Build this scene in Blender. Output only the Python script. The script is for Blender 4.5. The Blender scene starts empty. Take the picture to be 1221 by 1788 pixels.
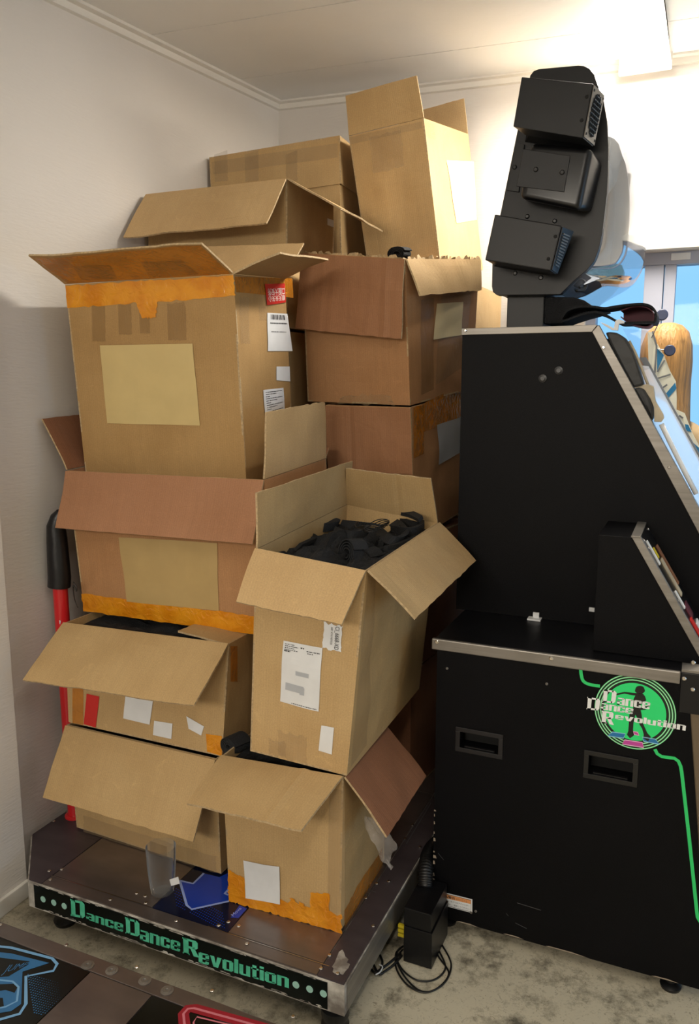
import bpy, bmesh, math, random, json
from mathutils import Vector, Matrix, noise
random.seed(7)
SC = bpy.context.scene
COL = SC.collection
PI = math.pi

# ------------------------------------------------------------ camera
FPX, PX, PY, CAMH = 1378.0, 610.5, 894.0, 1.62
PITCH = math.atan(229 / FPX)
YAW = math.atan(616 / math.hypot(FPX, 229))
cam_data = bpy.data.cameras.new('camera')
cam = bpy.data.objects.new('camera', cam_data)
COL.objects.link(cam)
cam.location = (0, 0, CAMH)
cam.rotation_euler = (PI / 2 - PITCH, 0, YAW)
cam_data.sensor_fit = 'VERTICAL'
cam_data.sensor_height = 36.0
cam_data.lens = 36.0 * FPX / 1788.0
cam_data.clip_start = 0.02
SC.camera = cam

# ------------------------------------------------------------ world, lights, exposure
world = bpy.data.worlds.new('daylight')
SC.world = world
world.use_nodes = True
bg = world.node_tree.nodes['Background']
bg.inputs['Color'].default_value = (0.34, 0.62, 0.93, 1)
bg.inputs['Strength'].default_value = 0.75

def area(name, loc, rot, sx, sy, power, color):
    l = bpy.data.lights.new(name, 'AREA')
    l.shape = 'RECTANGLE'; l.size = sx; l.size_y = sy; l.energy = power; l.color = color
    o = bpy.data.objects.new(name, l); COL.objects.link(o)
    o.location = loc; o.rotation_euler = rot
    return o
WARM = (1.0, 0.92, 0.80)
COOL = (0.52, 0.74, 1.0)
area('near_tube_light', (-0.28, 2.62, 2.782), (0, 0, 0), 0.14, 1.62, 44, WARM)
area('rear_fill_light', (-0.8, -2.0, 2.2), (math.radians(52), 0, 0), 1.6, 0.5, 33, (1.0, 0.91, 0.78))  # added fill behind the camera, lifts the box fronts; no fixture there
area('floor_fill_light', (0.1, 0.2, 2.55), (0, 0, 0), 0.2, 1.2, 9, (1.0, 0.91, 0.78))  # added overhead fill that brightens the floor, not a lamp of the room
area('side_fill_light', (2.2, 1.2, 2.5), (0, 0, 0), 0.2, 1.5, 2.5, (1.0, 0.88, 0.72))  # unseen fill added on the right for general brightness, no tube hangs there
area('window_daylight', (3.28, 1.9, 1.45), (0, PI / 2, 0), 1.3, 1.9, 8, COOL)

vs = SC.view_settings
vs.view_transform = 'Standard'; vs.look = 'None'; vs.gamma = 1.0
vs.use_curve_mapping = False
vs.exposure = 0.7

# ------------------------------------------------------------ helpers
cp, sp, cy_, sy_ = math.cos(PITCH), math.sin(PITCH), math.cos(YAW), math.sin(YAW)
FWD = Vector((-sy_ * cp, cy_ * cp, -sp)); RGT = Vector((cy_, sy_, 0)); DWN = Vector((sy_ * sp, -cy_ * sp, -cp))
def on(px, py, axis, c):
    """photo pixel -> the point of the real plane x/y/z = c"""
    q = FWD + RGT * ((px - PX) / FPX) + DWN * ((py - PY) / FPX)
    t = (c - (0, 0, CAMH)[axis]) / q[axis]
    return Vector((0, 0, CAMH)) + q * t
def fx(s):                       # srgb hex/tuple -> linear
    def l(v):
        v /= 255.0
        return v / 12.92 if v <= 0.04045 else ((v + 0.055) / 1.055) ** 2.4
    return (l(s[0]), l(s[1]), l(s[2]), 1)

def new_mat(name):
    m = bpy.data.materials.new(name); m.use_nodes = True
    nt = m.node_tree; b = nt.nodes['Principled BSDF']
    return m, nt, b
def N(nt, t, **k):
    n = nt.nodes.new(t)
    for a, v in k.items():
        if a in n.inputs.keys() if isinstance(a, str) else False: n.inputs[a].default_value = v
        else: setattr(n, a, v)
    return n
def simple(name, col, rough=.5, metal=0, spec=.5, var=0.0, vscale=8, bump=0, bscale=60, coat=0, alpha=1, col2=None, stretch=None):
    m, nt, b = new_mat(name)
    c = fx(col)
    b.inputs['Roughness'].default_value = rough
    b.inputs['Metallic'].default_value = metal
    b.inputs['Specular IOR Level'].default_value = spec
    b.inputs['Coat Weight'].default_value = coat
    b.inputs['Alpha'].default_value = alpha
    tc = nt.nodes.new('ShaderNodeTexCoord')
    vec = tc.outputs['Object']
    if stretch:
        mp = nt.nodes.new('ShaderNodeMapping'); mp.inputs['Scale'].default_value = stretch
        nt.links.new(vec, mp.inputs['Vector']); vec = mp.outputs['Vector']
    if var or col2:
        n = nt.nodes.new('ShaderNodeTexNoise'); n.inputs['Scale'].default_value = vscale; n.inputs['Detail'].default_value = 6
        r = nt.nodes.new('ShaderNodeValToRGB')
        c2 = fx(col2) if col2 else tuple(x * (1 - var) for x in c[:3]) + (1,)
        r.color_ramp.elements[0].position = .35; r.color_ramp.elements[1].position = .65
        r.color_ramp.elements[0].color = c2; r.color_ramp.elements[1].color = c
        nt.links.new(vec, n.inputs['Vector']); nt.links.new(n.outputs['Fac'], r.inputs['Fac'])
        nt.links.new(r.outputs['Color'], b.inputs['Base Color'])
    else:
        b.inputs['Base Color'].default_value = c
    if bump:
        n2 = nt.nodes.new('ShaderNodeTexNoise'); n2.inputs['Scale'].default_value = bscale; n2.inputs['Detail'].default_value = 4
        bp = nt.nodes.new('ShaderNodeBump'); bp.inputs['Strength'].default_value = bump; bp.inputs['Distance'].default_value = .01
        nt.links.new(vec, n2.inputs['Vector']); nt.links.new(n2.outputs['Fac'], bp.inputs['Height'])
        nt.links.new(bp.outputs['Normal'], b.inputs['Normal'])
    return m
def card(name, col, dark=.86, flute=.06):
    """corrugated board: faint flutes along u, broad stains, small creases"""
    m, nt, b = new_mat(name)
    L = nt.links.new
    uv = nt.nodes.new('ShaderNodeUVMap'); uv.uv_map = 'UVMap'
    sep = nt.nodes.new('ShaderNodeSeparateXYZ'); L(uv.outputs['UV'], sep.inputs[0])
    w = nt.nodes.new('ShaderNodeMath'); w.operation = 'MULTIPLY'; w.inputs[1].default_value = 2 * PI / 0.0075; L(sep.outputs['X'], w.inputs[0])
    s = nt.nodes.new('ShaderNodeMath'); s.operation = 'SINE'; L(w.outputs[0], s.inputs[0])
    n = nt.nodes.new('ShaderNodeTexNoise'); n.inputs['Scale'].default_value = 5; n.inputs['Detail'].default_value = 5; L(uv.outputs['UV'], n.inputs['Vector'])
    mp = nt.nodes.new('ShaderNodeMapping'); mp.inputs['Scale'].default_value = (60, 4, 1); L(uv.outputs['UV'], mp.inputs['Vector'])
    n3 = nt.nodes.new('ShaderNodeTexNoise'); n3.inputs['Scale'].default_value = 1.0; n3.inputs['Detail'].default_value = 3; L(mp.outputs['Vector'], n3.inputs['Vector'])
    r = nt.nodes.new('ShaderNodeValToRGB'); c = fx(col)
    r.color_ramp.elements[0].position = .3; r.color_ramp.elements[1].position = .62
    r.color_ramp.elements[0].color = (c[0] * dark, c[1] * dark * .97, c[2] * dark * .93, 1); r.color_ramp.elements[1].color = c
    L(n.outputs['Fac'], r.inputs['Fac'])
    a = nt.nodes.new('ShaderNodeMath'); a.operation = 'MULTIPLY_ADD'; a.inputs[1].default_value = flute * .35; a.inputs[2].default_value = 1 - flute; L(s.outputs[0], a.inputs[0])
    a2 = nt.nodes.new('ShaderNodeMath'); a2.operation = 'MULTIPLY_ADD'; a2.inputs[1].default_value = flute * 2.6; L(n3.outputs['Fac'], a2.inputs[0]); L(a.outputs[0], a2.inputs[2])
    mx = nt.nodes.new('ShaderNodeVectorMath'); mx.operation = 'SCALE'; L(r.outputs['Color'], mx.inputs[0]); L(a2.outputs[0], mx.inputs['Scale'])
    ng = nt.nodes.new('ShaderNodeTexNoise'); ng.inputs['Scale'].default_value = 260; ng.inputs['Detail'].default_value = 4; L(uv.outputs['UV'], ng.inputs['Vector'])
    nw = nt.nodes.new('ShaderNodeTexNoise'); nw.inputs['Scale'].default_value = 13; nw.inputs['Detail'].default_value = 8; nw.inputs['Roughness'].default_value = .7; nw.inputs['Distortion'].default_value = 1.5; L(uv.outputs['UV'], nw.inputs['Vector'])
    g1 = nt.nodes.new('ShaderNodeMapRange'); g1.inputs['From Min'].default_value = .3; g1.inputs['From Max'].default_value = .7; g1.inputs['To Min'].default_value = .90; g1.inputs['To Max'].default_value = 1.08; L(ng.outputs['Fac'], g1.inputs['Value'])
    g2 = nt.nodes.new('ShaderNodeMapRange'); g2.inputs['From Min'].default_value = .58; g2.inputs['From Max'].default_value = .72; g2.inputs['To Min'].default_value = 1.0; g2.inputs['To Max'].default_value = 1.14; L(nw.outputs['Fac'], g2.inputs['Value'])
    gm = nt.nodes.new('ShaderNodeMath'); gm.operation = 'MULTIPLY'; L(g1.outputs[0], gm.inputs[0]); L(g2.outputs[0], gm.inputs[1])
    mx2 = nt.nodes.new('ShaderNodeVectorMath'); mx2.operation = 'SCALE'; L(mx.outputs[0], mx2.inputs[0]); L(gm.outputs[0], mx2.inputs['Scale'])
    L(mx2.outputs[0], b.inputs['Base Color'])
    b.inputs['Roughness'].default_value = .72; b.inputs['Specular IOR Level'].default_value = .25
    nb = nt.nodes.new('ShaderNodeTexNoise'); nb.inputs['Scale'].default_value = 9; nb.inputs['Detail'].default_value = 2; L(uv.outputs['UV'], nb.inputs['Vector'])
    hb = nt.nodes.new('ShaderNodeMath'); hb.operation = 'MULTIPLY_ADD'; hb.inputs[1].default_value = .035; L(s.outputs[0], hb.inputs[0])
    nc = nt.nodes.new('ShaderNodeTexVoronoi'); nc.feature = 'DISTANCE_TO_EDGE'; nc.inputs['Scale'].default_value = 4.2; L(uv.outputs['UV'], nc.inputs['Vector'])
    cr = nt.nodes.new('ShaderNodeMapRange'); cr.inputs['From Max'].default_value = .03; cr.inputs['To Min'].default_value = -.12; cr.inputs['To Max'].default_value = 0; L(nc.outputs['Distance'], cr.inputs['Value'])
    sm = nt.nodes.new('ShaderNodeMath'); sm.operation = 'ADD'; L(nb.outputs['Fac'], sm.inputs[0]); L(cr.outputs[0], sm.inputs[1]); L(sm.outputs[0], hb.inputs[2])
    bp = nt.nodes.new('ShaderNodeBump'); bp.inputs['Strength'].default_value = .35; bp.inputs['Distance'].default_value = .006
    L(hb.outputs[0], bp.inputs['Height']); L(bp.outputs['Normal'], b.inputs['Normal'])
    return m
def tape_mat(name, col, alpha, rough=.16, col2=None):
    m, nt, b = new_mat(name); L = nt.links.new
    uv = nt.nodes.new('ShaderNodeUVMap'); uv.uv_map = 'UVMap'
    n = nt.nodes.new('ShaderNodeTexNoise'); n.inputs['Scale'].default_value = 14; n.inputs['Detail'].default_value = 5; L(uv.outputs['UV'], n.inputs['Vector'])
    r = nt.nodes.new('ShaderNodeValToRGB'); r.color_ramp.elements[0].position = .4; r.color_ramp.elements[1].position = .62
    c = fx(col); c2 = fx(col2) if col2 else tuple(x * .8 for x in c[:3]) + (1,)
    r.color_ramp.elements[0].color = c2; r.color_ramp.elements[1].color = c
    L(n.outputs['Fac'], r.inputs['Fac']); L(r.outputs['Color'], b.inputs['Base Color'])
    b.inputs['Alpha'].default_value = alpha; b.inputs['Roughness'].default_value = rough
    n2 = nt.nodes.new('ShaderNodeTexNoise'); n2.inputs['Scale'].default_value = 30; n2.inputs['Detail'].default_value = 3; n2.inputs['Distortion'].default_value = 1.2; L(uv.outputs['UV'], n2.inputs['Vector'])
    bp = nt.nodes.new('ShaderNodeBump'); bp.inputs['Strength'].default_value = .5; bp.inputs['Distance'].default_value = .01
    L(n2.outputs['Fac'], bp.inputs['Height']); L(bp.outputs['Normal'], b.inputs['Normal'])
    return m
def steel_mat(name, col, rough=.35, metal=.85, sc=(2, 40, 2), col2=None):
    m, nt, b = new_mat(name); L = nt.links.new
    tc = nt.nodes.new('ShaderNodeTexCoord'); mp = nt.nodes.new('ShaderNodeMapping'); mp.inputs['Scale'].default_value = sc; L(tc.outputs['Object'], mp.inputs['Vector'])
    n = nt.nodes.new('ShaderNodeTexNoise'); n.inputs['Scale'].default_value = 2; n.inputs['Detail'].default_value = 6; L(mp.outputs['Vector'], n.inputs['Vector'])
    n2 = nt.nodes.new('ShaderNodeTexNoise'); n2.inputs['Scale'].default_value = 6; n2.inputs['Detail'].default_value = 6; L(tc.outputs['Object'], n2.inputs['Vector'])
    r = nt.nodes.new('ShaderNodeValToRGB'); c = fx(col); c2 = fx(col2) if col2 else tuple(x * .6 for x in c[:3]) + (1,)
    r.color_ramp.elements[0].position = .3; r.color_ramp.elements[1].position = .7; r.color_ramp.elements[0].color = c2; r.color_ramp.elements[1].color = c
    av = nt.nodes.new('ShaderNodeMath'); av.operation = 'MULTIPLY_ADD'; av.inputs[1].default_value = .5; L(n.outputs['Fac'], av.inputs[0])
    h = nt.nodes.new('ShaderNodeMath'); h.operation = 'MULTIPLY'; h.inputs[1].default_value = .5; L(n2.outputs['Fac'], h.inputs[0]); L(h.outputs[0], av.inputs[2])
    L(av.outputs[0], r.inputs['Fac']); L(r.outputs['Color'], b.inputs['Base Color'])
    b.inputs['Metallic'].default_value = metal
    rr = nt.nodes.new('ShaderNodeMapRange'); rr.inputs['To Min'].default_value = rough * .75; rr.inputs['To Max'].default_value = rough * 1.4
    L(n2.outputs['Fac'], rr.inputs['Value']); L(rr.outputs['Result'], b.inputs['Roughness'])
    return m

M = {}
M['tan'] = card('cardboard_tan', (190, 160, 114), .9, .045)
M['tan_shaded'] = card('cardboard_tan_shaded', (174, 140, 92), .88, .05)  # same board as tan, with shade put into a darker colour
M['ruddy'] = card('cardboard_ruddy_tan', (176, 132, 92), .9, .06)
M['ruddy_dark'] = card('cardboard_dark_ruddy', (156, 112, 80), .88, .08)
M['tan_light'] = card('cardboard_pale_tan', (196, 165, 120), .92, .04)
M['pink'] = card('cardboard_reddish_brown', (166, 121, 90), .9, .07)
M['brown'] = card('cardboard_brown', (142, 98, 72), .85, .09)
M['edge'] = simple('cardboard_cut_edge', (196, 170, 130), .85, var=.35, vscale=150)
M['orange_tape'] = tape_mat('orange_parcel_tape', (232, 156, 34), .93, col2=(216, 134, 20))
M['orange_tape_thin'] = tape_mat('orange_parcel_tape_thin', (218, 138, 40), .62)
M['brown_tape'] = tape_mat('brown_parcel_tape', (160, 124, 78), .27, .25)
M['clear_tape'] = tape_mat('clear_parcel_tape', (200, 172, 132), .22, .12)
M['loose_film'] = tape_mat('loose_clear_film', (206, 200, 196), .34, .1)
M['paper_yellow'] = simple('kraft_label_paper', (206, 182, 124), .6, var=.06, vscale=12)
M['paper_ochre'] = simple('ochre_label_paper', (186, 158, 104), .6, var=.06, vscale=12)
M['paper'] = simple('white_label_paper', (226, 228, 230), .5, var=.05, vscale=25)
M['paper_grey'] = simple('grey_smudged_print', (176, 180, 186), .6)
M['paper_cream'] = simple('cream_label_paper', (232, 214, 168), .6)
M['ink'] = simple('black_print_ink', (52, 52, 56), .7)
M['tag_red'] = simple('red_tag_plastic', (205, 40, 34), .4, var=.12)
M['white_ink'] = simple('white_print_ink', (228, 214, 206), .6)
M['fabric'] = simple('black_webbing_fabric', (21, 22, 25), .9, var=.3, vscale=40, bump=.5, bscale=300)
M['fabric2'] = simple('charcoal_webbing_fabric', (32, 34, 38), .85, var=.3, vscale=30, bump=.5, bscale=400)
M['rubber'] = simple('black_rubber', (18, 18, 19), .45)
M['laminate'] = simple('black_textured_laminate', (10, 10, 13), .5, spec=.12, var=.25, vscale=3, bump=.12, bscale=700)
M['laminate_top'] = simple('black_dusty_laminate', (18, 18, 22), .4, spec=.35, var=.35, vscale=14, bump=.1, bscale=500)
M['black_metal'] = simple('black_powder_coated_metal', (10, 10, 13), .38, spec=.4, bump=.1, bscale=900)
M['black_plastic'] = simple('black_moulded_plastic', (14, 14, 16), .3, spec=.5)
M['grey_metal'] = simple('grey_painted_metal', (120, 116, 110), .4, .5)
M['slot'] = simple('deep_black_slot', (6, 6, 6), .8)
M['aluminium'] = steel_mat('brushed_aluminium_trim', (160, 155, 148), .42, .7, (1.5, 1, 60), (126, 121, 115))
M['steel'] = steel_mat('scuffed_brushed_steel', (146, 136, 132), .3, .8, (3, 9, 2), (116, 108, 106))
M['steel_dark'] = steel_mat('dark_steel_border', (98, 88, 92), .42, .5, (3, 9, 2), (70, 62, 66))
M['white_paint'] = simple('chipped_white_paint', (206, 202, 192), .5, col2=(120, 112, 104), vscale=22)
M['panel_black'] = simple('black_sign_panel', (10, 16, 14), .22, var=.3)
M['screw'] = simple('bright_screw_metal', (210, 204, 196), .22, 1.0)
M['teal'] = simple('mint_green_letter', (96, 206, 168), .4, col2=(74, 180, 142), vscale=30)
M['mint_dot'] = simple('pale_mint_dot', (160, 204, 190), .4)
M['green'] = simple('vivid_green_print', (40, 226, 124), .4)
M['green_line'] = simple('green_stripe_print', (44, 208, 112), .4)
M['mint_line'] = simple('pale_green_ring_print', (186, 236, 200), .4)
M['silver_ink'] = simple('silver_grey_lettering', (236, 238, 238), .45)
M['sil'] = simple('black_silhouette_print', (12, 14, 13), .4)
M['blue_tile'] = simple('blue_tile_print', (34, 116, 176), .4)
M['lblue'] = simple('light_blue_line_print', (150, 206, 232), .4)
M['pink_tile'] = simple('magenta_tile_print', (196, 70, 160), .4)
M['pink_line'] = simple('pink_line_print', (240, 190, 224), .4)
M['royal'] = simple('royal_blue_acrylic', (14, 62, 176), .2, var=.15, vscale=5)
M['royal_line'] = simple('lavender_line_print', (150, 170, 226), .3)
M['navy'] = simple('navy_acrylic', (12, 22, 52), .2, var=.4, vscale=9)
M['arrow_blue'] = simple('steel_blue_arrow_print', (52, 116, 170), .3, var=.15)
M['arrow_blue_line'] = simple('pale_blue_arrow_line', (120, 172, 216), .3)
M['arrow_red'] = simple('crimson_arrow_print', (160, 34, 50), .3, var=.15)
M['arrow_red_line'] = simple('rose_arrow_line', (208, 120, 132), .3)
M['red_paint'] = simple('glossy_red_pipe_paint', (204, 34, 40), .3, coat=.3, var=.08)
M['leather'] = simple('black_vinyl_sleeve', (17, 18, 22), .38, bump=.3, bscale=18)
M['cable'] = simple('black_cable_jacket', (20, 20, 20), .4)
M['yellow'] = simple('yellow_plug_plastic', (206, 186, 40), .45)
M['maroon'] = simple('maroon_lining_fabric', (98, 34, 52), .6, var=.5, vscale=14)
M['tape_beige'] = simple('torn_beige_tape', (196, 182, 156), .6, var=.25, vscale=30)
M['foam'] = simple('black_padded_foam', (30, 30, 30), .5, bump=.5, bscale=14)
M['skin'] = simple('skin_tone', (206, 160, 130), .5)
M['hair'] = simple('honey_blonde_hair', (178, 132, 74), .5, var=.35, vscale=3, stretch=(30, 30, 2), bump=.6, bscale=4)
M['coat'] = simple('beige_coat_cloth', (196, 168, 128), .8, var=.1)
M['trouser'] = simple('dark_trouser_cloth', (46, 50, 62), .8)
M['frame'] = simple('blue_grey_door_frame', (168, 172, 188), .45)
M['knob'] = simple('dark_blue_knob_plastic', (44, 54, 84), .4)
M['board_white'] = simple('cream_printed_board', (242, 238, 216), .5, var=.15, vscale=10)
M['board_blue'] = simple('teal_blue_print', (36, 120, 166), .5)
M['grey_line'] = simple('grey_rod_metal', (116, 118, 120), .4, .6)

def emis(name, col, st):
    m, nt, b = new_mat(name)
    b.inputs['Base Color'].default_value = fx((240, 240, 240))
    b.inputs['Emission Color'].default_value = fx(col); b.inputs['Emission Strength'].default_value = st
    return m
M['tube'] = emis('lit_lamp_diffuser', (255, 246, 230), 22.0)
def glassy(name, tint, gl=.12, rough=.03, gcol=(1, 1, 1)):
    m = bpy.data.materials.new(name); m.use_nodes = True; nt = m.node_tree; nt.nodes.clear()
    o = nt.nodes.new('ShaderNodeOutputMaterial'); mx = nt.nodes.new('ShaderNodeMixShader')
    t = nt.nodes.new('ShaderNodeBsdfTransparent'); t.inputs['Color'].default_value = tuple(tint) + (1,)
    g = nt.nodes.new('ShaderNodeBsdfGlossy'); g.inputs['Roughness'].default_value = rough; g.inputs['Color'].default_value = tuple(gcol) + (1,)
    f = nt.nodes.new('ShaderNodeLayerWeight'); f.inputs['Blend'].default_value = gl
    nt.links.new(f.outputs['Fresnel'], mx.inputs[0]); nt.links.new(t.outputs[0], mx.inputs[1]); nt.links.new(g.outputs[0], mx.inputs[2]); nt.links.new(mx.outputs[0], o.inputs[0])
    return m
M['door_glass'] = glassy('pale_blue_door_glass', (.86, .95, 1.0), .15)
M['clear_plastic'] = glassy('clear_crumpled_film', (.92, .92, .92), .16, .32)
def visor_mat():
    m = bpy.data.materials.new('smoked_mirror_visor'); m.use_nodes = True; nt = m.node_tree; nt.nodes.clear()
    o = nt.nodes.new('ShaderNodeOutputMaterial'); mx = nt.nodes.new('ShaderNodeMixShader'); mx.inputs[0].default_value = .62
    t = nt.nodes.new('ShaderNodeBsdfTransparent'); t.inputs['Color'].default_value = (.9, .93, 1, 1)
    g = nt.nodes.new('ShaderNodeBsdfGlossy'); g.inputs['Roughness'].default_value = .04; g.inputs['Color'].default_value = (.95, .95, .95, 1)
    nt.links.new(t.outputs[0], mx.inputs[1]); nt.links.new(g.outputs[0], mx.inputs[2]); nt.links.new(mx.outputs[0], o.inputs[0])
    return m
M['visor'] = visor_mat()
def glass_mat():
    m = glassy('drinking_glass', (.95, .96, .96), .10, .05); nt = m.node_tree
    o = [n for n in nt.nodes if n.type == 'OUTPUT_MATERIAL'][0]; prev = o.inputs[0].links[0].from_socket
    lw = nt.nodes.new('ShaderNodeLayerWeight'); lw.inputs['Blend'].default_value = .35
    mul = nt.nodes.new('ShaderNodeMath'); mul.operation = 'MULTIPLY'; mul.inputs[1].default_value = .2; nt.links.new(lw.outputs['Facing'], mul.inputs[0])
    d = nt.nodes.new('ShaderNodeBsdfDiffuse'); d.inputs['Color'].default_value = (.62, .64, .66, 1)  # pale diffuse towards the edges paints the rim highlight of the glass
    mx = nt.nodes.new('ShaderNodeMixShader'); nt.links.new(mul.outputs[0], mx.inputs[0]); nt.links.new(prev, mx.inputs[1]); nt.links.new(d.outputs[0], mx.inputs[2]); nt.links.new(mx.outputs[0], o.inputs[0])
    return m
M['glass'] = glass_mat()

def wall_mat(name, col, rib=True):
    m, nt, b = new_mat(name); L = nt.links.new
    tc = nt.nodes.new('ShaderNodeTexCoord'); b.inputs['Roughness'].default_value = .85; b.inputs['Specular IOR Level'].default_value = .2
    n = nt.nodes.new('ShaderNodeTexNoise'); n.inputs['Scale'].default_value = 1.5; n.inputs['Detail'].default_value = 5; L(tc.outputs['Object'], n.inputs['Vector'])
    r = nt.nodes.new('ShaderNodeValToRGB'); c = fx(col); r.color_ramp.elements[0].position = .3; r.color_ramp.elements[1].position = .7
    r.color_ramp.elements[0].color = tuple(x * .94 for x in c[:3]) + (1,); r.color_ramp.elements[1].color = c
    L(n.outputs['Fac'], r.inputs['Fac']); L(r.outputs['Color'], b.inputs['Base Color'])
    mp = nt.nodes.new('ShaderNodeMapping'); mp.inputs['Scale'].default_value = (25, 25, 160); L(tc.outputs['Object'], mp.inputs['Vector'])
    n2 = nt.nodes.new('ShaderNodeTexNoise'); n2.inputs['Scale'].default_value = 1; n2.inputs['Detail'].default_value = 3; L(mp.outputs['Vector'], n2.inputs['Vector'])
    bp = nt.nodes.new('ShaderNodeBump'); bp.inputs['Strength'].default_value = .25; bp.inputs['Distance'].default_value = .004
    L(n2.outputs['Fac'], bp.inputs['Height']); L(bp.outputs['Normal'], b.inputs['Normal'])
    return m
M['wall'] = wall_mat('white_wall_plaster', (226, 221, 215))
M['ceil'] = wall_mat('white_ceiling_board', (244, 244, 242))
M['trimw'] = simple('white_cove_moulding', (232, 228, 220), .6)
M['shade'] = simple('white_lintel_paint', (232, 228, 220), .6)
def floor_mat():
    m, nt, b = new_mat('worn_vinyl_floor'); L = nt.links.new
    tc = nt.nodes.new('ShaderNodeTexCoord')
    n = nt.nodes.new('ShaderNodeTexNoise'); n.inputs['Scale'].default_value = 9; n.inputs['Detail'].default_value = 8; n.inputs['Roughness'].default_value = .75; L(tc.outputs['Object'], n.inputs['Vector'])
    r = nt.nodes.new('ShaderNodeValToRGB'); e = r.color_ramp.elements
    e[0].position = .33; e[0].color = fx((100, 95, 82)); e[1].position = .52; e[1].color = fx((200, 191, 168))
    x = e.new(.43); x.color = fx((162, 154, 134)); L(n.outputs['Fac'], r.inputs['Fac'])
    n2 = nt.nodes.new('ShaderNodeTexNoise'); n2.inputs['Scale'].default_value = 45; n2.inputs['Detail'].default_value = 6; n2.inputs['Roughness'].default_value = .8; n2.inputs['Distortion'].default_value = 2.5; L(tc.outputs['Object'], n2.inputs['Vector'])
    r2 = nt.nodes.new('ShaderNodeValToRGB'); r2.color_ramp.elements[0].position = .36; r2.color_ramp.elements[1].position = .44; r2.color_ramp.elements[0].color = (.33, .32, .28, 1); r2.color_ramp.elements[1].color = (1, 1, 1, 1)
    L(n2.outputs['Fac'], r2.inputs['Fac'])
    mx = nt.nodes.new('ShaderNodeMix'); mx.data_type = 'RGBA'; mx.blend_type = 'MULTIPLY'; mx.inputs[0].default_value = .75
    L(r.outputs['Color'], mx.inputs[6]); L(r2.outputs['Color'], mx.inputs[7]); L(mx.outputs[2], b.inputs['Base Color'])
    b.inputs['Roughness'].default_value = .55
    return m
M['floor'] = floor_mat()

# ------------------------------------------------------------ object helpers
def link(name, verts, faces, mat, parent=None, uvs=None, smooth=False, mats=None, midx=None):
    me = bpy.data.meshes.new(name)
    org = Vector((0, 0, 0))
    if parent is not None: org = parent['_o']
    else:
        vv = [Vector(v) for v in verts]
        lo = [min(v[i] for v in vv) for i in range(3)]; hi = [max(v[i] for v in vv) for i in range(3)]
        org = Vector(((lo[0] + hi[0]) / 2, (lo[1] + hi[1]) / 2, lo[2]))
    org = Vector(org)
    me.from_pydata([tuple(Vector(v) - org) for v in verts], [], faces)
    for m in (mats if mats else [mat]): me.materials.append(M[m] if isinstance(m, str) else m)
    if midx:
        for p, i in zip(me.polygons, midx): p.material_index = i
    if uvs:
        lay = me.uv_layers.new(name='UVMap')
        for p in me.polygons:
            for li in p.loop_indices: lay.data[li].uv = uvs[me.loops[li].vertex_index]
    if smooth:
        for p in me.polygons: p.use_smooth = True
    me.update()
    o = bpy.data.objects.new(name, me); COL.objects.link(o)
    if parent is not None:
        o.parent = parent
    else:
        o.location = org
    o['_o'] = tuple(org)
    return o
def thing(name, loc, label, cat, group=None):
    o = bpy.data.objects.new(name, None); COL.objects.link(o); o.location = loc
    o.empty_display_size = .05
    o['_o'] = tuple(loc)
    return tag(o, label, cat, group)
def tag(o, label=None, cat=None, group=None, kind=None):
    if label: o['label'] = label
    if cat: o['category'] = cat
    if group: o['group'] = group
    if kind: o['kind'] = kind
    return o
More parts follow.
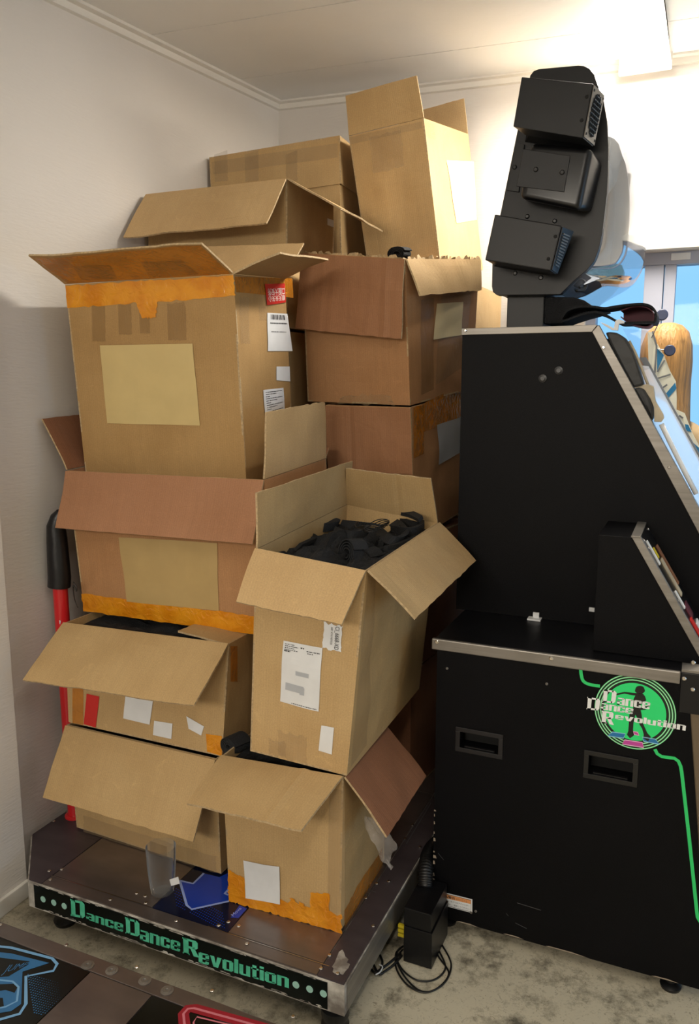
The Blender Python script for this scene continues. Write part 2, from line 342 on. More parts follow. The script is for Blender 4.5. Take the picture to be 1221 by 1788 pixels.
class G:
    """gathers geometry for one mesh"""
    def __init__(s): s.v = []; s.f = []; s.m = []
    def add(s, vs_, fs, mi=0):
        b = len(s.v); s.v += [tuple(v) for v in vs_]; s.f += [tuple(b + i for i in f) for f in fs]; s.m += [mi] * len(fs); return s
    def hexa(s, p, mi=0):     # p: 4 bottom ccw, 4 top ccw
        return s.add(p, [(3, 2, 1, 0), (4, 5, 6, 7), (0, 1, 5, 4), (1, 2, 6, 5), (2, 3, 7, 6), (3, 0, 4, 7)], mi)
    def box(s, x0, x1, y0, y1, z0, z1, mi=0):
        return s.hexa([(x0, y0, z0), (x1, y0, z0), (x1, y1, z0), (x0, y1, z0), (x0, y0, z1), (x1, y0, z1), (x1, y1, z1), (x0, y1, z1)], mi)
    def prism(s, poly, off, mi=0):
        """poly: 3D points of a planar outline, swept by off"""
        n = len(poly); off = Vector(off); a = [Vector(p) for p in poly]
        return s.add(a + [p + off for p in a], [tuple(range(n))[::-1], tuple(range(n, 2 * n))] + [(i, (i + 1) % n, n + (i + 1) % n, n + i) for i in range(n)], mi)
    def tube(s, pts, r, seg=8, mi=0, cap=True):
        pts = [Vector(p) for p in pts]; rr = r if isinstance(r, (list, tuple)) else [r] * len(pts)
        b = len(s.v); up = None
        for i, p in enumerate(pts):
            t = (pts[min(i + 1, len(pts) - 1)] - pts[max(i - 1, 0)]).normalized()
            if up is None: up = t.orthogonal().normalized()
            u = (up - t * up.dot(t)).normalized(); up = u; w = t.cross(u)
            for k in range(seg):
                a = 2 * PI * k / seg; s.v.append(tuple(p + (u * math.cos(a) + w * math.sin(a)) * rr[i]))
        for i in range(len(pts) - 1):
            for k in range(seg):
                s.f.append((b + i * seg + k, b + i * seg + (k + 1) % seg, b + (i + 1) * seg + (k + 1) % seg, b + (i + 1) * seg + k)); s.m.append(mi)
        if cap:
            s.f.append(tuple(b + k for k in range(seg))[::-1]); s.f.append(tuple(b + (len(pts) - 1) * seg + k for k in range(seg))); s.m += [mi, mi]
        return s
    def lathe(s, c, prof, axis=Vector((0, 0, 1)), seg=20, mi=0):
        c = Vector(c); axis = Vector(axis).normalized(); u = axis.orthogonal().normalized(); w = axis.cross(u); b = len(s.v)
        for r, h in prof:
            for k in range(seg):
                a = 2 * PI * k / seg; s.v.append(tuple(c + axis * h + (u * math.cos(a) + w * math.sin(a)) * r))
        for i in range(len(prof) - 1):
            for k in range(seg):
                s.f.append((b + i * seg + k, b + i * seg + (k + 1) % seg, b + (i + 1) * seg + (k + 1) % seg, b + (i + 1) * seg + k)); s.m.append(mi)
        s.f.append(tuple(b + k for k in range(seg))[::-1]); s.f.append(tuple(b + (len(prof) - 1) * seg + k for k in range(seg))); s.m += [mi, mi]
        return s
    def make(s, name, mats, parent=None, smooth=False, bevel=0, seg=2, auto=None):
        if not isinstance(mats, (list, tuple)): mats = [mats]
        o = link(name, s.v, s.f, None, parent, smooth=smooth, mats=mats, midx=s.m)
        bm = bmesh.new(); bm.from_mesh(o.data); bmesh.ops.recalc_face_normals(bm, faces=bm.faces)
        if bevel:
            bmesh.ops.bevel(bm, geom=list(bm.edges), offset=bevel, segments=seg, profile=.6, affect='EDGES')
        bm.to_mesh(o.data); bm.free()
        if auto:
            for p in o.data.polygons: p.use_smooth = True
            o.data.set_sharp_from_angle(angle=math.radians(auto))
        return o
def screw(parent, p, n, r=.005, name='screw', mat='screw'):
    G().lathe(p, [(r, 0), (r, .0012), (r * .7, .0026)], n, 10).make(name, mat, parent)
BLK = dict(
 D=(1.05, [(.05, 0, .36, 1), (0, .9, .3, 1), (0, 0, .3, .1), (.3, 0, .8, .14), (.3, .86, .8, 1)], [[(.70, 0), (.88, 0), (1.05, .14), (1.05, .86), (.88, 1), (.70, 1)]]),
 R=(1.1, [(.05, 0, .40, 1), (0, 0, .45, .1), (0, .9, .3, 1), (.38, .87, .8, 1), (.38, .42, .8, .56)], [[(.64, .46), (.88, .46), (1.0, .56), (1.0, .9), (.88, 1), (.64, 1)], [(.48, .5), (.78, .5), (1.08, 0), (.72, 0)]]),
 a=(.92, [(.08, .84, .8, 1), (.58, 0, .92, .92), (0, 0, .6, .15), (0, 0, .32, .55), (0, .42, .6, .57)], []),
 n=(.94, [(0, 0, .34, 1), (.3, .84, .8, 1), (.6, 0, .94, .92)], []),
 c=(.9, [(0, .06, .34, .94), (.12, .84, .82, 1), (.12, 0, .82, .16), (.58, .62, .9, .92), (.58, .08, .9, .36)], []),
 e=(.92, [(0, .06, .34, .94), (.12, .84, .82, 1), (.12, 0, .84, .16), (.6, .45, .92, .92), (.2, .42, .92, .56), (.6, .08, .9, .28)], []),
 v=(1.0, [], [[(0, 1), (.36, 1), (.5, .34), (.5, 0), (.3, 0)], [(.64, 1), (1, 1), (.7, 0), (.5, 0), (.5, .34)]]),
 o=(.92, [(0, .08, .34, .92), (.58, .08, .92, .92), (.12, .84, .8, 1), (.12, 0, .8, .16)], []),
 l=(.34, [(0, 0, .34, 1.33)], []), u=(.92, [(0, .06, .34, 1), (.58, 0, .92, 1), (.12, 0, .6, .16)], []),
 t=(.62, [(.1, .08, .44, 1.25), (0, .84, .62, 1), (.2, 0, .62, .16)], []), i=(.34, [(0, 0, .34, 1), (0, 1.12, .34, 1.33)], []))
def block_quad(g, s, q, gap=.08):
    """heavy square letters filling the quad bl, br, tr, tl"""
    q = [Vector(p) for p in q]; W = sum(BLK[c][0] for c in s) + gap * (len(s) - 1); H = 1.33 if any(c in 'lti' for c in s) else 1.0; x = 0
    f = lambda a, b: (q[0] * (1 - a) + q[1] * a) * (1 - b) + (q[3] * (1 - a) + q[2] * a) * b
    for c in s:
        w, rs, ps = BLK[c]
        for k, poly in enumerate([[(a, b), (c_, b), (c_, d), (a, d)] for a, b, c_, d in rs] + ps):
            g.add([f((x + a) / W, b / H) for a, b in poly], [tuple(range(len(poly)))])
        x += w + gap
def bez(pts, n=8):
    """Catmull-Rom through points"""
    P = [Vector(p) for p in pts]; P = [P[0] * 2 - P[1]] + P + [P[-1] * 2 - P[-2]]; out = []
    for i in range(1, len(P) - 2):
        for k in range(n):
            t = k / n; a, b, c, d = P[i - 1], P[i], P[i + 1], P[i + 2]
            out.append(.5 * ((2 * b) + (c - a) * t + (2 * a - 5 * b + 4 * c - d) * t * t + (3 * b - a - 3 * c + d) * t ** 3))
    out.append(P[-2]); return out
FONT = {}
def text_geo(s, bold=0.0):
    """(verts, faces, bounds) of a flat text mesh"""
    cu = bpy.data.curves.new('t', 'FONT'); cu.body = s; cu.offset = bold; cu.resolution_u = 3
    o = bpy.data.objects.new('t', cu); COL.objects.link(o)
    bpy.context.view_layer.update()
    me = bpy.data.meshes.new_from_object(o.evaluated_get(bpy.context.evaluated_depsgraph_get()))
    v = [p.co.copy() for p in me.vertices]; f = [tuple(p.vertices) for p in me.polygons]
    bpy.data.objects.remove(o); bpy.data.curves.remove(cu); bpy.data.meshes.remove(me)
    if not v: return [], [], (0, 1, 0, 1)
    return v, f, (min(p.x for p in v), max(p.x for p in v), min(p.y for p in v), max(p.y for p in v))
def text_quad(g, s, q, bold=0.0, lift=Vector((0, 0, 0)), mi=0):
    """q = bottom-left, bottom-right, top-right, top-left 3D corners the text fills"""
    v, f, (x0, x1, y0, y1) = text_geo(s, bold)
    if not v: return
    q = [Vector(p) for p in q]; out = []
    for p in v:
        a = (p.x - x0) / (x1 - x0); b = (p.y - y0) / (y1 - y0)
        out.append((q[0] * (1 - a) + q[1] * a) * (1 - b) + (q[3] * (1 - a) + q[2] * a) * b + lift)
    g.add(out, f, mi)

# ============================================================ SETTING
def proj(P):
    v = Vector(P) - Vector((0, 0, CAMH)); z = v.dot(FWD)
    return PX + FPX * v.dot(RGT) / z, PY + FPX * v.dot(DWN) / z
def struct(o, label=None): return tag(o, label, kind='structure')
def zc(x, y): return 2.918 + .076 * (min(max(y, 1.0), 3.7) - 3.52) - .034 * (min(x, .8) + 1.9)
struct(G().box(-2.3, 3.5, -3.1, 3.62, -.06, 0).make('floor', 'floor'), 'worn grey-beige vinyl floor with dark scuffs')
struct(G().box(-3, 5, 3.62, 9, -.1, -.02).make('ground', M['floor']), 'pale paving outside the glass door')
w = G().box(-2.1, -1.865, -3.1, 1.68, 0, 3.05).box(-2.1, -1.92, 1.68, 3.62, 0, 3.05)
struct(w.make('wall_left', 'wall'), 'white left wall with a slight step near the dance stage')
w = G().box(-2.1, -.47, 3.52, 3.66, 0, 3.05).box(-.47, 1.25, 3.52, 3.66, 2.135, 3.05).box(1.25, 3.5, 3.52, 3.66, 0, 3.05)
struct(w.make('wall_back', 'wall'), 'white back wall around the glass door')
struct(G().box(3.36, 3.5, -3.1, .85, 0, 3.05).box(3.36, 3.5, 2.95, 3.52, 0, 3.05).box(3.36, 3.5, .85, 2.95, 0, .75).box(3.36, 3.5, .85, 2.95, 2.15, 3.05).make('wall_right', 'wall'), 'white right wall with a wide window')
wn = struct(G().box(3.34, 3.4, .85, 2.95, .72, .8).box(3.34, 3.4, .85, 2.95, 2.1, 2.17).box(3.34, 3.4, .85, .91, .8, 2.1).box(3.34, 3.4, 2.89, 2.95, .8, 2.1).box(3.34, 3.4, 1.87, 1.93, .8, 2.1).make('window_1', 'frame'), 'wide framed window in the right wall')
G().box(3.42, 3.43, .91, 2.89, .8, 2.1).make('pane', 'door_glass', wn)
struct(G().box(-2.1, 3.5, -3.24, -3.1, 0, 3.05).make('wall_front', 'wall'), 'white wall behind the viewer')
# ceiling: slab plus long boards with open joints
xs = [-2.05, .55, 3.4]; ys = [3.72 - .6 * k for k in range(12)]
top = G()
for j in range(len(ys) - 1):
    for i in range(2):
        x0, x1, y1, y0 = xs[i], xs[i + 1], ys[j], ys[j + 1]
        q = [(x0, y0), (x1, y0), (x1, y1), (x0, y1)]
        top.hexa([(x, y, zc(x, y) + .012) for x, y in q] + [(x, y, zc(x, y) + .05) for x, y in q])
ce = struct(top.make('ceiling', 'ceil'), 'white boarded ceiling with narrow joints')
for j in range(len(ys) - 1):
    for i in range(2):
        x0, x1, y1, y0 = xs[i] + .002, xs[i + 1] - .002, ys[j] - .0025, ys[j + 1] + .0025
        q = [(x0, y0), (x1, y0), (x1, y1), (x0, y1)]
        G().hexa([(x, y, zc(x, y)) for x, y in q] + [(x, y, zc(x, y) + .013) for x, y in q]).make('ceiling_board', 'ceil', ce)
def cove(name, p, q, nx, ny, label):
    g = G(); prof = [(0, 0), (.034, 0), (.034, -.01), (.016, -.014), (.012, -.034), (0, -.038)]
    ends = []
    for (x, y) in (p, q): ends.append([(x + nx * a, y + ny * a, zc(x, y) + b - .001) for a, b in prof])
    n = len(prof); g.add(ends[0] + ends[1], [tuple(range(n)), tuple(range(n, 2 * n))[::-1]] + [(i, (i + 1) % n, n + (i + 1) % n, n + i) for i in range(n)])
    struct(g.make(name, 'trimw'), label)
cove('trim_1', (-1.92, 1.0), (-1.92, 3.52), 1, 0, 'white cove moulding along the left wall')
cove('trim_2', (-1.92, 3.52), (.8, 3.52), 0, -1, 'white cove moulding along the back wall')
struct(G().box(-.52, 1.3, 3.475, 3.52, 2.135, 2.20).make('trim_3', 'shade', bevel=.004), 'white ledge above the glass door')
struct(G().box(-1.865, -1.852, -3, 1.68, 0, .055).make('baseboard_left', 'trimw', bevel=.003), 'low white baseboard on the left wall')
# glass door
d = thing('door_1', (0, 3.6, 0), 'blue-grey framed glass door with two panes', None); d['kind'] = 'structure'
fr = G()
fr.box(-.47, 1.25, 3.56, 3.64, 2.085, 2.135).box(-.47, -.43, 3.56, 3.64, 0, 2.085).box(-.245, -.172, 3.56, 3.64, 0, 2.085).box(-.168, -.125, 3.565, 3.645, 0, 2.085).box(.78, .86, 3.56, 3.64, 0, 2.085).box(1.2, 1.25, 3.56, 3.64, 0, 2.085)
fr.box(-.43, -.245, 3.565, 3.64, 0, .12).box(-.125, .78, 3.565, 3.64, 0, .12)
fr.make('door_frame', 'frame', d, bevel=.002)
for a, b in ((-.43, -.245), (-.125, .78), (.86, 1.2)): G().box(a, b, 3.598, 3.604, .12, 2.085).make('pane', 'door_glass', d)
p = on(1173, 443, 1, 3.56); q = on(1206, 453, 1, 3.56)
G().box(p.x, q.x, 3.552, 3.56, q.z, p.z).make('notice_strip', 'paper', d)

# ceiling lamp
lt = thing('ceiling_light', (-.28, 2.7, 2.79), 'long white fluorescent batten lamp glowing on the ceiling', 'lamp')
y0, y1 = 1.75, 3.46
G().hexa([(-.372, y0, 2.845), (-.188, y0, 2.845), (-.188, y1, 2.82), (-.372, y1, 2.845)] + [(x, y, zc(x, y) + .02) for x, y in ((-.372, y0), (-.188, y0), (-.188, y1), (-.372, y1))]).make('lamp_housing', 'shade', lt, bevel=.003)
G().prism([(-.37, y0 + .02, 2.845), (-.36, y0 + .02, 2.815), (-.32, y0 + .02, 2.796), (-.28, y0 + .02, 2.792), (-.24, y0 + .02, 2.796), (-.20, y0 + .02, 2.815), (-.19, y0 + .02, 2.845)], (0, y1 - y0 - .04, 0)).make('diffuser', 'tube', lt)
for yy in (y0, y1 - .018): G().box(-.376, -.184, yy, yy + .02, 2.79, 2.85).make('end_cap', 'shade', lt, bevel=.003)

# ============================================================ CARTONS
BOX = dict(A=dict(FRb=[-1.209, 1.798, 0.172], FLb=[-1.779, 1.818, 0.165], BRb=[-1.196, 2.178, 0.173], BLb=[-1.766, 2.197, 0.166], FRt=[-1.214, 1.798, 0.54], FLt=[-1.791, 1.814, 0.533], BRt=[-1.201, 2.178, 0.54], BLt=[-1.771, 2.197, 0.533], Ff0=[-1.786, 1.691, 0.347], Ff1=[-1.215, 1.672, 0.352], Rf0=[-1.077, 1.794, 0.394], Rf1=[-1.064, 2.174, 0.395], Bf0=[-1.204, 2.178, 0.741], Bf1=[-1.774, 2.197, 0.734], Lf0=[-1.774, 2.197, 0.734], Lf1=[-1.786, 1.817, 0.733]),
    B=dict(FRb=[-1.2, 1.807, 0.547], FLb=[-1.775, 1.807, 0.548], BRb=[-1.191, 2.173, 0.543], BLb=[-1.779, 2.167, 0.538], FRt=[-1.179, 1.827, 0.884], FLt=[-1.775, 1.816, 0.874], BRt=[-1.194, 2.182, 0.872], BLt=[-1.782, 2.175, 0.868], Ff0=[-1.78, 1.64, 0.75], Ff1=[-1.182, 1.653, 0.767], Rf0=[-1.054, 1.82, 0.735], Rf1=[-1.058, 2.179, 0.726], Bf0=[-1.196, 2.187, 1.072], Bf1=[-1.783, 2.18, 1.068], Lf0=[-1.783, 2.18, 1.068], Lf1=[-1.779, 1.821, 1.077]),
    C=dict(FRb=[-1.095, 1.931, 0.882], FLb=[-1.799, 1.929, 0.874], BRb=[-1.097, 2.326, 0.901], BLb=[-1.804, 2.323, 0.893], FRt=[-1.101, 1.908, 1.347], FLt=[-1.813, 1.903, 1.341], BRt=[-1.099, 2.305, 1.371], BLt=[-1.81, 2.3, 1.36], Ff0=[-1.803, 1.841, 1.167], Ff1=[-1.101, 1.842, 1.175], Rf0=[-1.086, 1.901, 1.536], Rf1=[-1.096, 2.292, 1.553], Bf0=[-1.105, 2.294, 1.568], Bf1=[-1.812, 2.291, 1.559], Lf0=[-1.937, 2.292, 1.517], Lf1=[-1.935, 1.897, 1.498]),
    E=dict(FRb=[-1.211, 1.996, 1.272], FLb=[-1.802, 1.979, 1.264], BRb=[-1.22, 2.314, 1.294], BLb=[-1.808, 2.299, 1.292], FRt=[-1.211, 1.947, 1.912], FLt=[-1.802, 1.931, 1.91], BRt=[-1.221, 2.266, 1.936], BLt=[-1.809, 2.25, 1.934], Ff0=[-1.795, 1.785, 1.976], Ff1=[-1.211, 1.798, 1.975], Rf0=[-1.062, 1.947, 1.959], Rf1=[-1.071, 2.266, 1.988], Bf0=[-1.221, 2.25, 2.136], Bf1=[-1.81, 2.235, 2.134], Lf0=[-1.81, 2.235, 2.134], Lf1=[-1.801, 1.916, 2.109]),
    F=dict(FRb=[-0.783, 1.717, 0.172], FLb=[-1.124, 1.709, 0.171], BRb=[-0.791, 2.056, 0.172], BLb=[-1.132, 2.048, 0.171], FRt=[-0.776, 1.721, 0.616], FLt=[-1.134, 1.705, 0.609], BRt=[-0.793, 2.056, 0.613], BLt=[-1.133, 2.048, 0.612], Ff0=[-1.112, 1.511, 0.582], Ff1=[-0.79, 1.511, 0.586], Rf0=[-0.649, 1.72, 0.485], Rf1=[-0.657, 2.059, 0.485], Bf0=[-0.793, 2.056, 0.813], Bf1=[-1.134, 2.048, 0.812], Lf0=[-1.134, 2.048, 0.812], Lf1=[-1.126, 1.709, 0.812]),
    D=dict(FRb=[-0.767, 1.722, 0.621], FLb=[-1.05, 1.717, 0.635], BRb=[-0.772, 2.309, 0.638], BLb=[-1.06, 2.304, 0.664], FRt=[-0.707, 1.704, 1.17], FLt=[-1.007, 1.695, 1.201], BRt=[-0.713, 2.291, 1.19], BLt=[-1.017, 2.282, 1.231], Ff0=[-1.007, 1.593, 1.092], Ff1=[-0.724, 1.595, 1.068], Rf0=[-0.581, 1.709, 1.069], Rf1=[-0.592, 2.292, 1.082], Bf0=[-0.716, 2.223, 1.335], Bf1=[-0.991, 2.223, 1.354], Lf0=[-1.002, 2.28, 1.37], Lf1=[-1, 1.69, 1.344]),
    G=dict(FRb=[-0.864, 2.448, 1.541], FLb=[-1.265, 2.504, 1.549], BRb=[-0.792, 2.937, 1.592], BLb=[-1.192, 2.998, 1.621], FRt=[-0.86, 2.375, 1.99], FLt=[-1.252, 2.443, 2.041], BRt=[-0.759, 2.879, 2.05], BLt=[-1.168, 2.937, 2.086], Ff0=[-1.269, 2.429, 1.794], Ff1=[-0.865, 2.366, 1.748], Rf0=[-0.822, 2.395, 1.879], Rf1=[-0.755, 2.885, 1.942], Bf0=[-0.757, 2.851, 2.255], Bf1=[-1.157, 2.911, 2.284], Lf0=[-1.157, 2.911, 2.284], Lf1=[-1.237, 2.417, 2.224]),
    H=dict(FRb=[-0.842, 2.454, 1.096], FLb=[-1.16, 2.481, 1.092], BRb=[-0.801, 2.953, 1.131], BLb=[-1.119, 2.979, 1.127], FRt=[-0.852, 2.422, 1.536], FLt=[-1.169, 2.45, 1.539], BRt=[-0.809, 2.922, 1.576], BLt=[-1.127, 2.948, 1.572], Ff0=[-1.162, 2.46, 1.313], Ff1=[-0.845, 2.434, 1.319], Rf0=[-0.781, 2.423, 1.468], Rf1=[-0.74, 2.921, 1.504], Bf0=[-0.813, 2.908, 1.776], Bf1=[-1.131, 2.934, 1.772], Lf0=[-1.131, 2.934, 1.772], Lf1=[-1.172, 2.436, 1.737]),
    J=dict(FRb=[-1.327, 2.48, 1.801], FLb=[-1.903, 2.469, 1.797], BRb=[-1.336, 2.919, 1.796], BLb=[-1.911, 2.908, 1.792], FRt=[-1.328, 2.486, 2.291], FLt=[-1.908, 2.474, 2.289], BRt=[-1.339, 2.924, 2.284], BLt=[-1.915, 2.913, 2.282], Ff0=[-1.901, 2.336, 2.116], Ff1=[-1.328, 2.346, 2.123], Rf0=[-1.129, 2.488, 2.178], Rf1=[-1.137, 2.927, 2.173], Bf0=[-1.34, 2.927, 2.486], Bf1=[-1.916, 2.916, 2.482], Lf0=[-1.916, 2.916, 2.482], Lf1=[-1.908, 2.477, 2.487]),
    K=dict(FRb=[-1.321, 2.924, 2.001], FLb=[-1.885, 2.901, 1.98], BRb=[-1.333, 3.224, 1.998], BLb=[-1.897, 3.201, 1.977], FRt=[-1.339, 2.931, 2.541], FLt=[-1.906, 2.905, 2.516], BRt=[-1.353, 3.229, 2.536], BLt=[-1.917, 3.206, 2.515], Ff0=[-1.894, 2.77, 2.372], Ff1=[-1.33, 2.793, 2.393], Rf0=[-1.201, 2.933, 2.397], Rf1=[-1.213, 3.233, 2.393], Bf0=[-1.361, 3.231, 2.736], Bf1=[-1.924, 3.208, 2.715], Lf0=[-1.924, 3.208, 2.715], Lf1=[-1.912, 2.908, 2.718]),
    L=dict(FRb=[-0.929, 2.97, 2.018], FLb=[-1.227, 2.991, 1.99], BRb=[-0.899, 3.469, 2.092], BLb=[-1.198, 3.491, 2.064], FRt=[-0.983, 2.894, 2.556], FLt=[-1.288, 2.914, 2.535], BRt=[-0.957, 3.393, 2.631], BLt=[-1.254, 3.415, 2.604], Ff0=[-1.295, 2.897, 2.674], Ff1=[-1.004, 2.87, 2.694], Rf0=[-1.006, 2.866, 2.756], Rf1=[-0.976, 3.365, 2.829], Bf0=[-0.97, 3.367, 2.763], Bf1=[-1.268, 3.389, 2.735], Lf0=[-1.275, 3.387, 2.801], Lf1=[-1.304, 2.887, 2.728]))
for k_, b_ in BOX.items():
    for c_, p_ in b_.items(): p_[0] = max(p_[0], -1.9)
for k_, c_, i_, v_ in (('A', 'b', 2, .1775), ('F', 'b', 2, .1775)):
    for a_ in ('FL', 'FR', 'BR', 'BL'): BOX[k_][a_ + c_][i_] = max(v_, BOX[k_][a_ + c_][i_])
for a_ in ('FL', 'FR', 'BR', 'BL'): BOX['C'][a_ + 'b'][2] += .010
for a_ in ('BRb', 'BLb', 'BRt', 'BLt', 'Rf1'): BOX['J'][a_][1] -= .04
class Panel:
    def __init__(s, a, b, c, d, t=.005, amp=.0025, flap=False, curl=0, seed=0, jag=0, creases=()):
        s.q = [Vector(x) for x in (a, b, c, d)]; s.t = t; s.amp = amp; s.flap = flap; s.curl = curl; s.seed = seed; s.jag = jag; s.cr = creases
        s.n = (s.q[2] - s.q[0]).cross(s.q[3] - s.q[1]).normalized()
        s.W = ((s.q[1] - s.q[0]).length + (s.q[2] - s.q[3]).length) / 2; s.H = ((s.q[3] - s.q[0]).length + (s.q[2] - s.q[1]).length) / 2
    def at(s, u, v, off=0.0):
        q = s.q; p = (q[0] * (1 - u) + q[1] * u) * (1 - v) + (q[3] * (1 - u) + q[2] * u) * v
        z = noise.noise(Vector((u * s.W * 9, v * s.H * 9, s.seed * 7.3))) * s.amp * 2
        w = (min(1, v * 4)) if s.flap else (max(0, math.sin(PI * min(max(u, 0), 1))) ** .6 * max(0, math.sin(PI * min(max(v, 0), 1))) ** .6)
        z *= w
        if s.flap: z += s.curl * v * v
        for ax, pos, h in s.cr:
            x = (u if ax == 'u' else v) - pos; z += h * math.exp(-(x / .018) ** 2)
        return p + s.n * (z + off)
    def uv(s, px, py):
        u = v = .5
        for _ in range(25):
            X = proj(s.at(u, v)); e = 1e-3
            A = proj(s.at(u + e, v)); B = proj(s.at(u, v + e))
            a, c, b, d_ = (A[0] - X[0]) / e, (A[1] - X[1]) / e, (B[0] - X[0]) / e, (B[1] - X[1]) / e
            det = a * d_ - b * c
            if abs(det) < 1e-6: break
            rx, ry = px - X[0], py - X[1]
            u += max(-.5, min(.5, (rx * d_ - ry * b) / det)); v += max(-.5, min(.5, (ry * a - rx * c) / det))
        return min(max(u, -.3), 1.3), min(max(v, -.3), 1.3)
    def build(s, g, nx=10, ny=10):
        V, F, Mi, U = g
        b = len(V)
        if s.flap: ny = max(4, ny // 2)
        for side in (0, -s.t):
            for j in range(ny + 1):
                for i in range(nx + 1):
                    u, v = i / nx, j / ny
                    if s.flap:
                        v = .012 + v * .988
                        if j == ny and s.jag: v += s.jag * noise.noise(Vector((u * 22, s.seed * 3.1, 0)))
                    V.append(tuple(s.at(u, v, side))); U.append((u * s.W + s.seed, v * s.H))
        n1 = (nx + 1) * (ny + 1); I = lambda i, j, k: b + k * n1 + j * (nx + 1) + i
        for j in range(ny):
            for i in range(nx):
                F.append((I(i, j, 0), I(i + 1, j, 0), I(i + 1, j + 1, 0), I(i, j + 1, 0))); Mi.append(0)
                F.append((I(i, j, 1), I(i, j + 1, 1), I(i + 1, j + 1, 1), I(i + 1, j, 1))); Mi.append(2)
        for i in range(nx):
            F.append((I(i, 0, 0), I(i, 0, 1), I(i + 1, 0, 1), I(i + 1, 0, 0))); F.append((I(i, ny, 0), I(i + 1, ny, 0), I(i + 1, ny, 1), I(i, ny, 1))); Mi += [1, 1]
        for j in range(ny):
            F.append((I(0, j, 0), I(0, j + 1, 0), I(0, j + 1, 1), I(0, j, 1))); F.append((I(nx, j, 0), I(nx, j, 1), I(nx, j + 1, 1), I(nx, j + 1, 0))); Mi += [1, 1]
def decal(p, name, quad, mat, parent, off=.0009, nx=6, ny=6, side=1, jag=0, px=True, label=None):
    """a piece of tape or paper that follows panel p; quad = bl, br, tr, tl"""
    q = [p.uv(*c) for c in quad] if px else quad
    V, F, U = [], [], []
    off = off + (.0012 if 'label' in name or 'note' in name or 'tag' in name else .0004); nx *= 2; ny *= 2
    o_ = off if side > 0 else -p.t - off
    for j in range(ny + 1):
        for i in range(nx + 1):
            a, b = i / nx, j / ny
            u = (q[0][0] * (1 - a) + q[1][0] * a) * (1 - b) + (q[3][0] * (1 - a) + q[2][0] * a) * b
            v = (q[0][1] * (1 - a) + q[1][1] * a) * (1 - b) + (q[3][1] * (1 - a) + q[2][1] * a) * b
            if jag and (i in (0, nx) or j in (0, ny)):
                u += jag * noise.noise(Vector((i * 3.1, j * 2.7, p.seed))); v += jag * noise.noise(Vector((j * 3.3, i * 2.1, p.seed + 5)))
            V.append(p.at(u, v, o_)); U.append((u * p.W + p.seed, v * p.H))
    for j in range(ny):
        for i in range(nx):
            k = j * (nx + 1) + i; f = (k, k + 1, k + nx + 2, k + nx + 1); F.append(f if side > 0 else f[::-1])
    o = link(name, V, F, mat, parent, uvs=U)
    if label: o['label'] = label
    return o, q
def marks(p, q, rects, mat, parent, off=.0028, side=1, name='printed_text'):
    """small flat marks in the local 0..1 frame of decal quad q"""
    g = G(); o_ = off if side > 0 else -p.t - off
    for (s0, t0, s1, t1) in rects:
        c = []
        for a, b in ((s0, t0), (s1, t0), (s1, t1), (s0, t1)):
            u = (q[0][0] * (1 - a) + q[1][0] * a) * (1 - b) + (q[3][0] * (1 - a) + q[2][0] * a) * b
            v = (q[0][1] * (1 - a) + q[1][1] * a) * (1 - b) + (q[3][1] * (1 - a) + q[2][1] * a) * b
            c.append(p.at(u, v, o_))
        g.add(c, [(0, 1, 2, 3)])
    return tag(link(name, g.v, g.f, mat, parent), kind='stuff' if len(rects) > 3 else None)
def lines(rows, rs):
    """rows of tiny broken strokes: (t, s0, s1, h)"""
    R = random.Random(rs); out = []
    for t, s0, s1, h in rows:
        s = s0
        while s < s1:
            w = R.uniform(.012, .05); out.append((s, t, min(s + w, s1), t + h)); s += w + R.uniform(.006, .02)
    return out
FACES = dict(F=('FLb', 'FRb', 'FRt', 'FLt'), R=('FRb', 'BRb', 'BRt', 'FRt'), B=('BRb', 'BLb', 'BLt', 'BRt'), L=('BLb', 'FLb', 'FLt', 'BLt'))
HINGE = dict(F=('FLt', 'FRt'), R=('FRt', 'BRt'), B=('BRt', 'BLt'), L=('BLt', 'FLt'))
def carton(key, label, outer='tan', inner='tan', flaps='', group=None, closed=False, corners=None, fopt={}, amp=.003):
    c = corners or BOX[key]; seed = sum(map(ord, key)) % 17 + 1
    base = (Vector(c['FLb']) + Vector(c['BRb'])) / 2; base.z = min(c[k][2] for k in ('FLb', 'FRb', 'BLb', 'BRb'))
    t = thing('cardboard_box', tuple(base), label, 'box', group)
    S = {}
    g = ([], [], [], [])
    for k, f in FACES.items():
        S[k] = Panel(*[c[x] for x in f], amp=amp, seed=seed + ord(k) % 5); S[k].build(g, 20, 20)
    Panel(c['FLb'], c['BLb'], c['BRb'], c['FRb'], amp=0, seed=seed).build(g, 2, 2)
    if closed: Panel(c['FLt'], c['FRt'], c['BRt'], c['BLt'], amp=.001, seed=seed).build(g, 4, 4)
    link('body', g[0], g[1], None, t, uvs=g[3], mats=[outer, 'edge', inner], midx=g[2])
    for k in flaps:
        h = HINGE[k]; o = fopt.get(k, {})
        q = (c[h[0]], c[h[1]], c[k + 'f1'], c[k + 'f0'])
        # flap corner order: f0 continues the first hinge corner, f1 the second
        P = Panel(*q, flap=True, amp=o.get('amp', .003), curl=o.get('curl', 0), seed=seed + 2 + ord(k) % 7, jag=o.get('jag', .012), creases=o.get('creases', ()), t=.0055)
        S[k + 'f'] = P; g = ([], [], [], []); P.build(g, 20, 10)
        link('flap', g[0], g[1], None, t, uvs=g[3], mats=[o.get('outer', outer), 'edge', o.get('inner', inner)], midx=g[2])
    return t, S
